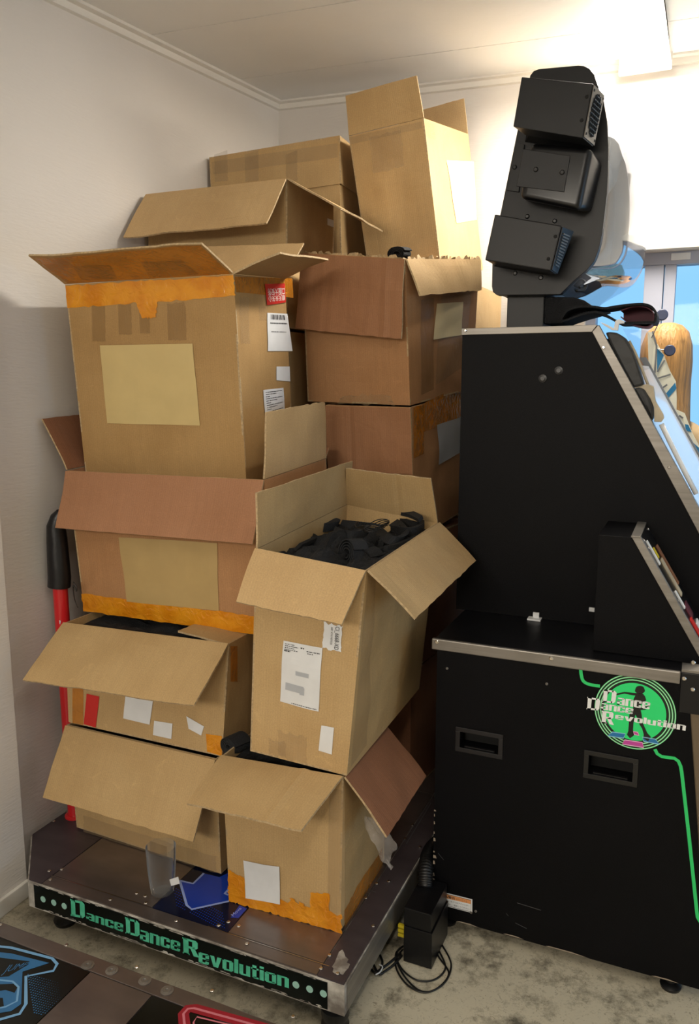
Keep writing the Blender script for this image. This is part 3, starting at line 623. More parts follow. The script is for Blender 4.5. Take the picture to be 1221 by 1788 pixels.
def heap(key_or_c, z, label, amp=.02, seed=1, inset=.012, mat='fabric', n=26):
    """loose black straps filling a carton: one uneven mass nobody could count"""
    c = BOX[key_or_c] if isinstance(key_or_c, str) else key_or_c
    def corner(a):
        b, t = Vector(c[a + 'b']), Vector(c[a + 't']); k = (z - b.z) / (t.z - b.z); return b + (t - b) * k, b
    A = {k: corner(k) for k in ('FL', 'FR', 'BR', 'BL')}
    mid = sum((A[k][0] for k in A), Vector()) / 4
    for k in A:
        p, b = A[k]; d = Vector(((mid.x - p.x), (mid.y - p.y), 0)); d = Vector((math.copysign(inset, d.x), math.copysign(inset, d.y), 0)); A[k] = (p + d, b + d + Vector((0, 0, .012)))
    V, F = [], []
    for j in range(n + 1):
        for i in range(n + 1):
            u, v = i / n, j / n
            p = (A['FL'][0] * (1 - u) + A['FR'][0] * u) * (1 - v) + (A['BL'][0] * (1 - u) + A['BR'][0] * u) * v
            e = min(1, min(u, v, 1 - u, 1 - v) * 6 + .3)
            h = noise.noise(Vector((u * 5, v * 5, seed))) + .6 * abs(noise.noise(Vector((u * 14, v * 14, seed + 3))))
            V.append(p + Vector((0, 0, h * amp * e)))
    for j in range(n):
        for i in range(n):
            k = j * (n + 1) + i; F.append((k, k + 1, k + n + 2, k + n + 1))
    b0 = len(V); V += [A[k][1] for k in ('FL', 'FR', 'BR', 'BL')]; F.append((b0 + 3, b0 + 2, b0 + 1, b0))
    F.append(tuple(range(0, n + 1))[::-1] + (b0, b0 + 1)); F.append(tuple(n * (n + 1) + i for i in range(n + 1)) + (b0 + 2, b0 + 3))
    F.append(tuple(j * (n + 1) for j in range(n + 1)) + (b0 + 3, b0)); F.append(tuple(j * (n + 1) + n for j in range(n + 1))[::-1] + (b0 + 1, b0 + 2))
    o = link('strap_heap', V, F, mat, None)
    return tag(o, label, 'straps', kind='stuff')
def ribbon(name, pts, w, th, mat, parent=None):
    P = [Vector(p) for p in pts]; W = w if isinstance(w, list) else [Vector(w)] * len(P); V, F = [], []
    for i, p in enumerate(P):
        t = (P[min(i + 1, len(P) - 1)] - P[max(i - 1, 0)]).normalized(); ww = Vector(W[i]); n = t.cross(ww).normalized() * th / 2; h = ww / 2
        V += [p - h - n, p + h - n, p + h + n, p - h + n]
    for i in range(len(P) - 1):
        for k in range(4): F.append((i * 4 + k, i * 4 + (k + 1) % 4, i * 4 + 4 + (k + 1) % 4, i * 4 + 4 + k))
    F.append((0, 1, 2, 3)); F.append(tuple(4 * (len(P) - 1) + k for k in (3, 2, 1, 0)))
    o = link(name, V, F, mat, parent)
    bm = bmesh.new(); bm.from_mesh(o.data); bmesh.ops.recalc_face_normals(bm, faces=bm.faces); bm.to_mesh(o.data); bm.free()
    for p in o.data.polygons: p.use_smooth = True
    o.data.set_sharp_from_angle(angle=math.radians(40))
    return o
def coil(c, r, w, turns=4, axis=(0, 1, 0), squash=.7, mat='fabric', seed=0, label='', group=None):
    c = Vector(c); ax = Vector(axis).normalized(); u = ax.orthogonal().normalized(); u = Vector((1, 0, 0)) - ax * ax.x; u.normalize(); v = ax.cross(u); pts = []
    for i in range(int(turns * 18)):
        a = i / 18 * 2 * PI; rr = r * (.25 + .75 * i / (turns * 18)) * (1 + .05 * noise.noise(Vector((a, seed, 0))))
        pts.append(c + u * math.cos(a) * rr + v * math.sin(a) * rr * squash)
    o = ribbon('webbing_coil', pts, ax * w, .003, mat); return tag(o, label, 'strap', group)

# ---- A: bottom carton of the left column
A, Sa = carton('A', 'tan open cardboard box at the bottom of the left stack, standing on the steel stage', flaps='F', fopt=dict(F=dict(curl=.006)))
decal(Sa['F'], 'clear_tape', [(146, 1452), (378, 1524), (378, 1496), (146, 1424)], 'clear_tape', A, nx=14, ny=4, jag=.01)
decal(Sa['F'], 'brown_tape', [(262, 1490), (292, 1499), (292, 1478), (262, 1468)], 'brown_tape', A)
heap('A', .50, 'black straps filling the bottom left cardboard box', amp=.02, seed=3)
# ---- B
B, Sb = carton('B', 'tan cardboard box second from the bottom of the left stack, wide flap hanging forward', flaps='FR', fopt=dict(F=dict(curl=.008), R=dict(jag=.02)), corners=dict(BOX['B'], Rf0=[-1.37, 1.85, .893], Rf1=[-1.36, 2.12, .884]))
decal(Sb['F'], 'orange_tape', [(127, 1262), (146, 1266), (146, 1200), (127, 1195)], 'orange_tape_thin', B)
decal(Sb['F'], 'orange_tape', [(362, 1312), (388, 1320), (388, 1285), (360, 1281)], 'orange_tape', B)
decal(Sb['F'], 'red_tag', [(147, 1264), (168, 1270), (174, 1216), (152, 1211)], 'tag_red', B)
decal(Sb['R'], 'orange_tape', [(402, 1190), (414, 1190), (414, 1128), (402, 1128)], 'orange_tape_thin', B)
for q in ([(216, 1254), (262, 1265), (268, 1222), (220, 1215)], [(268, 1283), (300, 1290), (302, 1263), (270, 1258)], [(330, 1272), (352, 1284), (357, 1268), (326, 1250)]):
    decal(Sb['F'], 'paper_label', q, 'paper', B)
heap('B', .85, 'black straps showing at the top of the second box of the left stack', amp=.025, seed=5)
# ---- C
Cc, Sc = carton('C', 'wide reddish-brown cardboard box with a folded-down front flap and orange tape along its base', outer='ruddy', inner='pink', flaps='FRLB', fopt=dict(F=dict(curl=-.004, inner='pink'), R=dict(outer='tan_light', inner='tan_light', jag=.03), L=dict(inner='brown'), B=dict()), corners=dict(BOX['C'], Bf0=[-1.12, 2.37, 1.40], Bf1=[-1.80, 2.37, 1.40]))
decal(Sc['F'], 'orange_tape', [(146, 1067), (446, 1108), (446, 1076), (143, 1036)], 'orange_tape', Cc, nx=16, ny=4, jag=.012)
decal(Sc['F'], 'paper_label', [(222, 1050), (383, 1066), (380, 948), (208, 938)], 'paper_ochre', Cc)
heap('C', 1.25, 'black straps under the tall box in the wide reddish-brown box', amp=.012, seed=6)
# ---- E
E_, Se = carton('E', 'large tan cardboard box with orange tape around its rim, top of the front left stack', outer='tan_shaded', inner='tan_light', flaps='FRB', fopt=dict(F=dict(curl=.006, jag=.02), R=dict(curl=.004), B=dict(outer='tan_light', inner='tan_light')),
    corners=dict(BOX['E'], Bf0=list(on(532, 427, 1, 2.36)), Bf1=list(on(322, 434, 1, 2.34))))
decal(Se['F'], 'orange_tape', [(118, 538), (411, 517), (408, 481), (115, 499)], 'orange_tape', E_, nx=18, ny=4, jag=.008)
decal(Se['R'], 'orange_tape', [(412, 510), (512, 520), (510, 486), (409, 483)], 'orange_tape_thin', E_, nx=10, ny=4)
decal(Se['Ff'], 'orange_tape', [(118, 494), (402, 478), (350, 428), (60, 450)], 'orange_tape_thin', E_, nx=20, ny=8, jag=.01)
decal(Se['Ff'], 'brown_tape', [(142, 488), (205, 486), (192, 462), (128, 464)], 'brown_tape', E_, off=.0014)
decal(Se['Ff'], 'brown_tape', [(262, 484), (348, 478), (316, 452), (246, 456)], 'brown_tape', E_, off=.0014)
for x0, x1, ye in ((160, 183, 596), (206, 229, 584), (243, 261, 582), (292, 324, 594)):
    decal(Se['F'], 'brown_tape', [(x0 + 2, ye), (x1 + 2, ye), (x1, 528), (x0, 530)], 'brown_tape', E_, off=.0006, jag=.006)
decal(Se['F'], 'orange_tape', [(249, 556), (273, 554), (276, 520), (236, 524)], 'orange_tape', E_, off=.0014, jag=.01)
_, q = decal(Se['F'], 'paper_label', [(188, 739), (350, 743), (337, 600), (175, 603)], 'paper_yellow', E_)
_, q = decal(Se['R'], 'red_tag', [(465, 533), (498, 528), (496, 495), (461, 496)], 'tag_red', E_, off=.002)
g = G(); P_ = Se['R']
def pq(p, q, s, t, off=.0042):
    u = (q[0][0] * (1 - s) + q[1][0] * s) * (1 - t) + (q[3][0] * (1 - s) + q[2][0] * s) * t
    v = (q[0][1] * (1 - s) + q[1][1] * s) * (1 - t) + (q[3][1] * (1 - s) + q[2][1] * s) * t
    return p.at(u, v, off)
# the characters run upside down on the tag
for s_, a_, b_ in (('口服大安务', .78, .42), ('顺天未关心', .42, .12)):
    text_quad(g, s_, [pq(P_, q, .95, a_), pq(P_, q, .08, a_), pq(P_, q, .08, b_), pq(P_, q, .95, b_)], .01)
link('printed_text', g.v, g.f, 'white_ink', E_)
_, q = decal(Se['R'], 'barcode_label', [(467, 613), (510, 613), (501, 548), (466, 546)], 'paper', E_)
marks(P_, q, [(x, .83, x + w, .96) for x, w in ((.15 + i * .055, .012 + .016 * ((i * 7) % 3)) for i in range(13))] + lines([(.72, .12, .9, .03), (.5, .15, .8, .02)], 4), 'ink', E_, name='barcode')
decal(Se['R'], 'paper_label', [(482, 664), (506, 666), (505, 640), (482, 640)], 'paper', E_)
_, q = decal(Se['R'], 'shipping_note', [(466, 790), (500, 770), (494, 677), (459, 681)], 'paper', E_)
marks(P_, q, lines([(.95 - .035 * k, .1, .9 - .3 * (k % 3), .012) for k in range(14)], 9) + [(.05, .52, .95, .525)], 'ink', E_)
for q_ in ([(452, 560), (466, 560), (465, 536), (451, 535)], [(420, 600), (436, 600), (434, 520), (418, 518)]): decal(Se['R'], 'clear_tape', q_, 'clear_tape', E_, jag=.01)
# ---- F
F_, Sf = carton('F', 'tan cardboard box on the stage corner with torn orange tape around its base', outer='tan', inner='tan', flaps='FR', fopt=dict(F=dict(curl=.01, creases=(('u', .7, -.003),)), R=dict(inner='brown', outer='brown', curl=.012, creases=(('v', .35, .003), ('v', .9, .003)))), amp=.005)
fq = decal(Sf['F'], 'orange_tape', [(400, 1573), (596, 1629), (597, 1598), (399, 1546)], 'orange_tape', F_, nx=18, ny=4, jag=.022)[0]
decal(Sf['F'], 'orange_tape', [(400, 1572), (429, 1580), (428, 1534), (399, 1518)], 'orange_tape', F_, off=.0014, jag=.02)
decal(Sf['F'], 'orange_tape', [(541, 1610), (575, 1620), (576, 1560), (543, 1558)], 'orange_tape', F_, off=.0018, jag=.015)
decal(Sf['F'], 'orange_tape', [(500, 1600), (536, 1609), (530, 1580), (508, 1568)], 'orange_tape', F_, off=.0022, jag=.05)
decal(Sf['R'], 'orange_tape', [(601, 1624), (668, 1512), (668, 1478), (601, 1590)], 'orange_tape_thin', F_, nx=12, ny=3, jag=.01)
decal(Sf['F'], 'paper_label', [(430, 1567), (490, 1578), (489, 1512), (426, 1501)], 'paper', F_, off=.0026)
decal(Sf['F'], 'clear_tape', [(572, 1590), (602, 1598), (602, 1380), (575, 1375)], 'clear_tape', F_, nx=4, ny=14, off=.0006)
heap('F', .585, 'black straps showing under the tall box on the stage corner', amp=.02, seed=8)
fl = [on(640, 1426, 1, 1.80), on(652, 1447, 1, 1.79), on(668, 1462, 1, 1.78), on(676, 1480, 1, 1.78), on(672, 1496, 1, 1.79), on(684, 1516, 1, 1.79)]
V, F = [], []
for i, p in enumerate(bez(fl, 6)):
    w = .005 + .026 * math.sin(PI * min(1, i / 27)) ** .7
    for k in range(7):
        a = k / 6 - .5; V.append(p + Vector((a * 2 * w, .006 * math.sin(k * 2.1 + i * .35), a * w * .6 + .003 * math.sin(i * .9 + k))))
for i in range(len(V) // 7 - 1):
    for k in range(6): F.append((i * 7 + k, i * 7 + k + 1, i * 7 + k + 8, i * 7 + k + 7))
o = link('loose_clear_tape', V, F, 'loose_film', F_, uvs=[(v.x * 3, v.z * 3) for v in V], smooth=True)
# ---- D
D_, Sd = carton('D', 'tall tan open cardboard box full of black straps in front of the cabinet', outer='tan', inner='tan', flaps='FRBL', fopt=dict(F=dict(inner='tan_light', curl=.01, creases=(('u', .18, -.003),)), R=dict(inner='tan_light', curl=.006, jag=.02), B=dict(creases=(('u', .4, .003),)), L=dict(jag=.015)), amp=.005)
_, q = decal(Sd['F'], 'shipping_note', [(490, 1224), (557, 1242), (564, 1131), (496, 1118)], 'paper', D_)
marks(Sd['F'], q, lines([(.955 - .028 * k, .05, .3 + .1 * (k % 2), .011) for k in range(4)] + [(.93, .46, .55, .02), (.9, .62, .95, .014), (.87, .64, .8, .012), (.845, .04, .2, .02), (.02, .3, .95, .012)], 3), 'ink', D_)
marks(Sd['F'], q, [(.38, .50, .72, .57), (.12, .22, .6, .34), (.5, .2, .62, .32)], 'paper_grey', D_, name='smudged_print')
_, q = decal(Sd['F'], 'torn_note', [(563, 1130), (596, 1138), (598, 1093), (567, 1086)], 'paper', D_, jag=.012)
g = G(); P_ = Sd['F']
text_quad(g, 'CI_6668-XD', [pq(P_, q, .62, .95), pq(P_, q, .62, .05), pq(P_, q, .88, .05), pq(P_, q, .88, .95)])
text_quad(g, 'A8E  KYN METLER', [pq(P_, q, .42, .9), pq(P_, q, .42, .2), pq(P_, q, .52, .2), pq(P_, q, .52, .9)])
link('printed_text', g.v, g.f, 'ink', D_)
decal(Sd['F'], 'paper_label', [(557, 1310), (580, 1317), (584, 1270), (562, 1266)], 'paper', D_)
for q in ([(486, 1318), (536, 1334), (536, 1286), (486, 1276)], [(470, 1315), (500, 1324), (500, 1296), (470, 1290)]):
    decal(Sd['F'], 'brown_tape', q, 'clear_tape', D_, jag=.02)
decal(Sd['R'], 'clear_tape', [(612, 1340), (640, 1300), (656, 1010), (642, 1004)], 'clear_tape', D_, nx=3, ny=16, off=.0006)
heap('D', 1.158, 'tangled black straps filling the tall front box', amp=.05, seed=11, n=40)
# straps that can be told apart in the tall box
GRP = 'black straps on top of the tall open box'
def S(pts, z, w, label, mat='fabric', th=.0035, tilt=(0, 0, 1)):
    path = bez([on(a, b, 2, z + (dz[0] if dz else 0)) for a, b, *dz in pts], 8)
    o = ribbon('webbing_strap', path, Vector(tilt).normalized() * w, th, mat); return tag(o, label, 'strap', GRP)
S([(604, 905), (612, 890), (624, 882), (655, 887), (690, 894), (722, 902), (736, 912), (728, 922), (690, 912), (650, 905), (622, 906)], 1.178, .038, 'thick folded black strap along the back of the tall open box', th=.014)
S([(618, 886), (645, 884), (680, 890), (715, 897), (735, 906)], 1.215, .026, 'flat black strap lying over the thick folded one at the back', 'fabric2', th=.012, tilt=(.2, 1, .3))
S([(640, 900), (680, 906), (715, 914), (738, 922), (720, 934), (684, 930)], 1.175, .045, 'black strap folded beside the right back corner of the open box', th=.012)
S([(508, 940), (516, 925), (530, 914), (575, 905), (620, 899), (650, 897), (690, 906), (712, 918)], 1.175, .045, 'long black strap running across the middle of the open box', 'fabric', th=.008)
S([(524, 918), (536, 902), (552, 902), (586, 912), (566, 920), (536, 922)], 1.185, .03, 'short folded black strap leaning on the left flap side', 'fabric2', th=.02, tilt=(.3, .5, 1))
S([(498, 962), (494, 946), (500, 934), (514, 928), (524, 936), (540, 946), (562, 952), (588, 960)], 1.155, .036, 'black strap loop with a buckle at the left of the open box', 'fabric2', th=.008)
S([(556, 932), (580, 922), (602, 930), (590, 944), (558, 946), (540, 936)], 1.165, .03, 'black strap twisted in a loose loop left of the cord bundle', th=.012, tilt=(.2, .6, 1))
S([(664, 954), (690, 938), (720, 928), (738, 934), (722, 946), (694, 958), (672, 964)], 1.16, .035, 'wide black strap curled near the right flap hinge', th=.016, tilt=(0, .6, 1))
S([(644, 982), (662, 970), (688, 960), (694, 964), (668, 980)], 1.14, .04, 'black strap end by the front right corner of the open box', 'fabric2', th=.01)
S([(498, 966), (540, 962), (585, 966), (600, 974), (565, 978), (520, 972)], 1.155, .03, 'flat black strap just behind the front flap', tilt=(0, 1, .6), th=.012)
S([(596, 918), (640, 925), (612, 938), (584, 930)], 1.175, .04, 'small black strap fold in the centre of the open box', 'fabric2', tilt=(0, .8, .6), th=.014)
S([(520, 955), (560, 940), (600, 948), (640, 945), (672, 938)], 1.17, .035, 'flat black strap laid slantwise in front of the cord bundle', tilt=(.1, 1, .4), th=.01)
S([(676, 908), (700, 920), (706, 936), (684, 944), (664, 930)], 1.18, .03, 'black strap loop right of the cord bundle', 'fabric2', tilt=(.5, .5, .7), th=.01)
tag(coil(on(617, 966, 2, 1.165), .036, .05, 4, (.45, .9, -.1), 1.1, 'fabric2', 2), 'charcoal webbing coil rolled up at the front of the open box', 'strap', GRP)
tag(coil(on(645, 975, 2, 1.15), .03, .05, 3, (.35, .9, 0), 1.0, 'fabric', 5), 'smaller black webbing coil right of the charcoal roll', 'strap', GRP)
g = G()
for k in range(7):
    c = Vector(on(648, 922, 2, 1.215)); rx = .034 + .003 * k; ph = k * .5
    pts = [c + Vector((math.sin(a + ph * .1) * rx * .8 + .004 * math.sin(5 * a + k), math.sin(2 * a) * .012 + math.cos(a) * rx, .006 * math.cos(3 * a + k) + .002 * k)) for a in [i * 2 * PI / 28 for i in range(29)]]
    g.tube(pts, .0014, 5)
o = g.make('cord_bundle', 'cable', smooth=True); tag(o, 'thin black cord tied in a bundle on the straps', 'cord')
g = G(); p = on(518, 925, 2, 1.19)
for a, b in (((0, 0, -.02), (0, 0, .02)), ((.016, 0, .02), (0, 0, .02)), ((.016, 0, -.02), (0, 0, -.02))): g.tube([p + Vector(a), p + Vector(b)], .0015, 6)
tag(g.make('strap_buckle', 'grey_metal'), 'small wire buckle on the left strap loop', 'buckle')
tag(coil(on(412, 1299, 1, 1.80), .034, .06, 5, (.3, .95, 0), .8, 'fabric2', 9), 'rolled black strap sticking out left of the tall box', 'strap')
# ---- H, G, hidden cartons below
kI = dict(FLb=[-1.17, 2.47, .173], FRb=[-.85, 2.455, .173], BRb=[-.80, 2.94, .173], BLb=[-1.12, 2.97, .173])
def stack(c, z0, z1):
    r = {}
    for k in ('FL', 'FR', 'BR', 'BL'): r[k + 'b'] = [c[k + 'b'][0], c[k + 'b'][1], z0]; r[k + 't'] = [c[k + 'b'][0], c[k + 'b'][1], z1]
    return r
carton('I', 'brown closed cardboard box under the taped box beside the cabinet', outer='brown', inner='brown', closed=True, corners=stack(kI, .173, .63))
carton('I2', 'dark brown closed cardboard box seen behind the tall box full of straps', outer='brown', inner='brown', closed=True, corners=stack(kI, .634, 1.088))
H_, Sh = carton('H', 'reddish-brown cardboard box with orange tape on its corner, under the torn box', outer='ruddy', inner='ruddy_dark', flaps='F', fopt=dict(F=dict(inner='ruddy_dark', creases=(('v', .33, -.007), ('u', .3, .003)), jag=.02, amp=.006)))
decal(Sh['R'], 'orange_tape', [(723, 762), (804, 728), (805, 672), (722, 712)], 'orange_tape_thin', H_, nx=10, ny=5, jag=.01)
decal(Sh['R'], 'orange_tape', [(722, 800), (740, 792), (740, 706), (721, 712)], 'orange_tape_thin', H_, off=.0014)
decal(Sh['R'], 'grey_label', [(765, 812), (803, 790), (804, 728), (762, 742)], 'paper_grey', H_, off=.0018)
heap('H', 1.50, 'black straps inside the taped box beside the cabinet', amp=.006, seed=21)
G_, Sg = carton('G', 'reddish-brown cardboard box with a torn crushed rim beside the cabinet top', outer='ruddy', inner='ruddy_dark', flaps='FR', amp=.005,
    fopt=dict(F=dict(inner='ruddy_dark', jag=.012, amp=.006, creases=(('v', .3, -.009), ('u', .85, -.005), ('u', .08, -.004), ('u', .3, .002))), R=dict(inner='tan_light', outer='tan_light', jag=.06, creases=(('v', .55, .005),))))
decal(Sg['R'], 'brown_tape', [(735, 690), (757, 680), (757, 520), (735, 524)], 'brown_tape', G_, nx=3, ny=10)
decal(Sg['R'], 'paper_label', [(756, 593), (806, 585), (808, 527), (762, 530)], 'paper_cream', G_, off=.0016)
decal(Sg['R'], 'clear_tape', [(760, 672), (812, 640), (822, 514), (770, 518)], 'clear_tape', G_, nx=8, ny=12, off=.0006, jag=.01)
decal(Sg['F'], 'clear_tape', [(590, 705), (690, 707), (680, 690), (600, 690)], 'clear_tape', G_, jag=.03)
# torn paper shreds along the crushed rim
g = G(); c = BOX['G']
for a, b, n in (('FLt', 'FRt', 26), ('FRt', 'BRt', 30)):
    for i in range(n):
        u = (i + random.random()) / n; p = Vector(c[a]).lerp(Vector(c[b]), u); d = (Vector(c[b]) - Vector(c[a])).normalized() * random.uniform(.008, .02)
        h = Vector((random.uniform(-.006, .006), random.uniform(-.012, .004), random.uniform(.003, .014)))
        g.add([p - d, p + d, p + d * .4 + h, p - d * .5 + h * .8], [(0, 1, 2, 3)])
link('torn_rim', g.v, g.f, 'edge', G_)
heap('G', 1.96, 'black straps inside the torn-rimmed box', amp=.012, seed=31)
tag(coil(on(698, 443, 1, 2.50), .035, .045, 4, (.2, 1, .1), .62, 'fabric', 7), 'black strap coil poking up behind the torn rim', 'strap')
# ---- cartons further back
sJ = dict(FLb=[-1.885, 2.49, 0], FRb=[-1.33, 2.49, 0], BRb=[-1.335, 2.9, 0], BLb=[-1.885, 2.9, 0])
for n_, a, b in (('lowest', .173, .70), ('middle', .704, 1.24), ('upper', 1.244, 1.79)): carton('P', n_ + ' closed tan box hidden under the box with the drooping flap', closed=True, corners=stack(sJ, a, b))
sK = dict(FLb=[-1.885, 2.94, 0], FRb=[-1.33, 2.94, 0], BRb=[-1.335, 3.24, 0], BLb=[-1.885, 3.24, 0])
for n_, a, b in (('lowest', .173, .77), ('middle', .774, 1.37), ('upper', 1.374, 1.972)): carton('Q', n_ + ' closed tan box hidden under the lidded box by the back wall', closed=True, corners=stack(sK, a, b))
sN = dict(FLb=[-1.19, 3.02, 0], FRb=[-.82, 3.02, 0], BRb=[-.815, 3.47, 0], BLb=[-1.185, 3.47, 0])
carton('N', 'closed tan cardboard box hidden at the bottom of the rear right stack', closed=True, corners=stack(sN, .173, 1.08))
carton('N2', 'pale cardboard box edge seen between the torn box and the monitor', outer='tan_light', closed=True, corners=stack(sN, 1.084, 1.985))
J_, Sj = carton('J', 'tan cardboard box with a wide front flap drooping open, behind the orange-taped box', outer='tan', inner='tan_light', flaps='FR', fopt=dict(F=dict(inner='tan_light', jag=.004), R=dict(jag=.004)), corners=dict(BOX['J'], **{}))
decal(Sj['R'], 'paper_label', [(571, 393), (582, 397), (582, 385), (571, 381)], 'paper', J_)
K_, Sk = carton('K', 'tan closed cardboard box with a deep lid, tallest of the rear left stack', closed=True)
c = BOX['K']; mid = sum((Vector(c[k]) for k in ('FLt', 'FRt', 'BRt', 'BLt')), Vector()) / 4
lc = {}
for k in ('FL', 'FR', 'BR', 'BL'):
    tt = Vector(c[k + 't']); bb = Vector(c[k + 'b']); dn = (bb - tt).normalized(); out = Vector((tt.x - mid.x, tt.y - mid.y, 0)).normalized() * .008
    lc[k + 't'] = tt + out + Vector((0, 0, .006)); lc[k + 'b'] = tt + dn * .17 + out
g = ([], [], [], []); LP = {}
for k, f in FACES.items(): LP[k] = Panel(*[lc[x] for x in f], amp=.003, seed=5, t=.004); LP[k].build(g, 10, 6)
Panel(lc['FLt'], lc['FRt'], lc['BRt'], lc['BLt'], amp=.002, seed=3, t=.004).build(g, 4, 4)
link('lid', g[0], g[1], None, K_, uvs=g[3], mats=['tan', 'edge', 'tan'], midx=g[2])
for x0, x1 in ((375, 398), (428, 452), (500, 520)): decal(LP['F'], 'clear_tape', [(x0, 318), (x1, 316), (x1, 262), (x0, 270)], 'clear_tape', K_, jag=.01)
decal(LP['F'], 'clear_tape', [(372, 305), (590, 275), (590, 250), (370, 283)], 'clear_tape', K_, nx=12, ny=3, off=.0014)
L_, Sl = carton('L', 'tall tan cardboard box leaning left with two flaps standing up, highest of all', outer='tan', inner='tan_light', flaps='FB', fopt=dict(F=dict(jag=.006), B=dict(jag=.008)))
decal(Sl['F'], 'clear_tape', [(652, 303), (706, 290), (700, 226), (645, 240)], 'clear_tape', L_, jag=.02, nx=5, ny=5)
decal(Sl['F'], 'clear_tape', [(614, 252), (738, 224), (737, 212), (611, 240)], 'clear_tape', L_, nx=10, ny=3)
decal(Sl['R'], 'clear_tape', [(744, 240), (760, 244), (758, 216), (742, 212)], 'clear_tape', L_, off=.0014)
decal(Sl['R'], 'paper_label', [(797, 390), (832, 384), (827, 282), (779, 280)], 'paper_cream', L_)

# ============================================================ DANCE STAGE
ST = .17
st = thing('dance_stage', (-1.2, 2.5, 0), 'low steel dance stage with mint green front lettering, carrying all the boxes', 'dance stage')
outline = [(-1.725, 1.556), (-.70, 1.556), (-.70, 3.46), (-1.895, 3.46), (-1.895, 1.735), (-1.86, 1.70)]
G().prism([(x, y, .082) for x, y in outline], (0, 0, .083)).make('stage_body', 'white_paint', st)
def slab(name, poly, z0, z1, mat, par, bev=0): return G().prism([(x, y, z0) for x, y in poly], (0, 0, z1 - z0)).make(name, mat, par, bevel=bev)
slab('border_plate', [(-1.722, 1.559), (-1.672, 1.559), (-1.672, 3.455), (-1.89, 3.455), (-1.89, 1.738), (-1.857, 1.703)], .165, ST, 'steel_dark', st)
slab('border_plate', [(-.775, 1.559), (-.703, 1.559), (-.703, 3.455), (-.775, 3.455)], .165, ST, 'steel_dark', st)
slab('front_strip', [(-1.67, 1.559), (-.777, 1.559), (-.777, 1.598), (-1.67, 1.598)], .165, ST, 'steel', st)
for y0, y1 in ((1.60, 1.895), (1.898, 2.50), (2.503, 3.455)):
    slab('steel_plate', [(-1.667, y0), (-1.309, y0), (-1.309, y1), (-1.667, y1)], .165, ST + .001, 'steel', st)
    slab('steel_plate', [(-1.058, y0), (-.778, y0), (-.778, y1), (-1.058, y1)], .165, ST + .001, 'steel', st)
    if y0 > 1.7: slab('steel_plate', [(-1.306, y0), (-1.061, y0), (-1.061, y1), (-1.306, y1)], .165, ST + .0005, 'steel_dark', st)
slab('arrow_panel', [(-1.306, 1.60), (-1.061, 1.60), (-1.061, 1.895), (-1.306, 1.895)], .165, ST + .0004, 'navy', st)
def zp(pts, z, sc=1, ox=0, oy=0): return [on(x / sc + ox, y / sc + oy, 2, z) for x, y in pts]
def flat(name, polys, mat, par, z=None):
    g = G()
    for p in polys:
        p = [Vector(v) for v in p]; g.add(p, [tuple(range(len(p)))])
    o = link(name, g.v, g.f, mat, par)
    bm = bmesh.new(); bm.from_mesh(o.data); bmesh.ops.triangulate(bm, faces=bm.faces); bmesh.ops.recalc_face_normals(bm, faces=bm.faces); bm.to_mesh(o.data); bm.free()
    return o
def stroke(name, pts, w, n, mat, par, lift=.0003, closed=False):
    """flat line of width w on the plane with normal n"""
    P = [Vector(p) for p in pts]; n = Vector(n); V, F = [], []
    m = len(P)
    for i, p in enumerate(P):
        a = P[(i - 1) % m] if closed or i else P[i]; b = P[(i + 1) % m] if closed or i < m - 1 else P[i]
        t = (b - a).normalized(); s = t.cross(n) * w / 2; V += [p - s + n * lift, p + s + n * lift]
    for i in range(m if closed else m - 1):
        j = (i + 1) % m; F.append((2 * i, 2 * i + 1, 2 * j + 1, 2 * j))
    return link(name, V, F, mat, par)
Z1 = ST + .0009
k7 = (5.0875, 220, 1440)
flat('arrow_print', [zp([(597, 522), (690, 432), (830, 465), (905, 430), (912, 680), (585, 750), (540, 710), (485, 505)], Z1, *k7)], 'royal', st)
for pl in ([(478, 497), (597, 524), (692, 432)], [(478, 497), (540, 715), (585, 752), (915, 680)], [(912, 575), (878, 612), (912, 625)]):
    stroke('arrow_line', zp(pl, Z1, *k7), .007, (0, 0, 1), 'royal_line', st)
flat('name_print', [zp([(930, 825), (1000, 830), (1075, 745), (1010, 715)], Z1, *k7)], 'royal', st)
g = G(); text_quad(g, 'Move', zp([(955, 815), (1030, 745), (1008, 730), (932, 800)], Z1 + .0003, *k7)); link('printed_text', g.v, g.f, 'royal_line', st)
dots = G()
for i in range(26):
    for j in range(7):
        x, y = 430 + i * 17 + j * 4, 560 + j * 26 + i * 9
        if y > 750 - (x - 600) * .2 and x > 560 or (x < 475 + (y - 500) * .2 and y < 760):
            c = on(x / 5.0875 + 220, y / 5.0875 + 1440, 2, Z1)
            if -1.30 < c.x < -1.066 and 1.605 < c.y < 1.89: dots.add([c + Vector((a, b, 0)) for a, b in ((-.002, 0), (0, -.002), (.002, 0), (0, .002))], [(0, 1, 2, 3)])
if dots.v: tag(link('halftone_dots', dots.v, dots.f, 'royal', st), kind='stuff')
for x, y in ((86, 1521), (108, 1518), (88, 1536), (193, 1571), (239, 1560), (254, 1565), (255, 1577), (308, 1608), (382, 1616), (399, 1610), (417, 1617), (431, 1648), (576, 1668), (561, 1691), (590, 1700), (639, 1568), (658, 1543), (652, 1617), (679, 1539), (646, 1541), (720.6, 1440), (708, 1464.5), (733.7, 1479), (94, 1434), (117, 1417)):
    p = on(x, y, 2, ST + .001); screw(st, p, (0, 0, 1), .0055)
stroke('bright_groove', zp([(90, 1529), (266, 1584)], Z1), .002, (0, 0, 1), 'screw', st)
stroke('bright_groove', zp([(363, 1617), (397, 1629), (575, 1687)], Z1), .002, (0, 0, 1), 'screw', st)
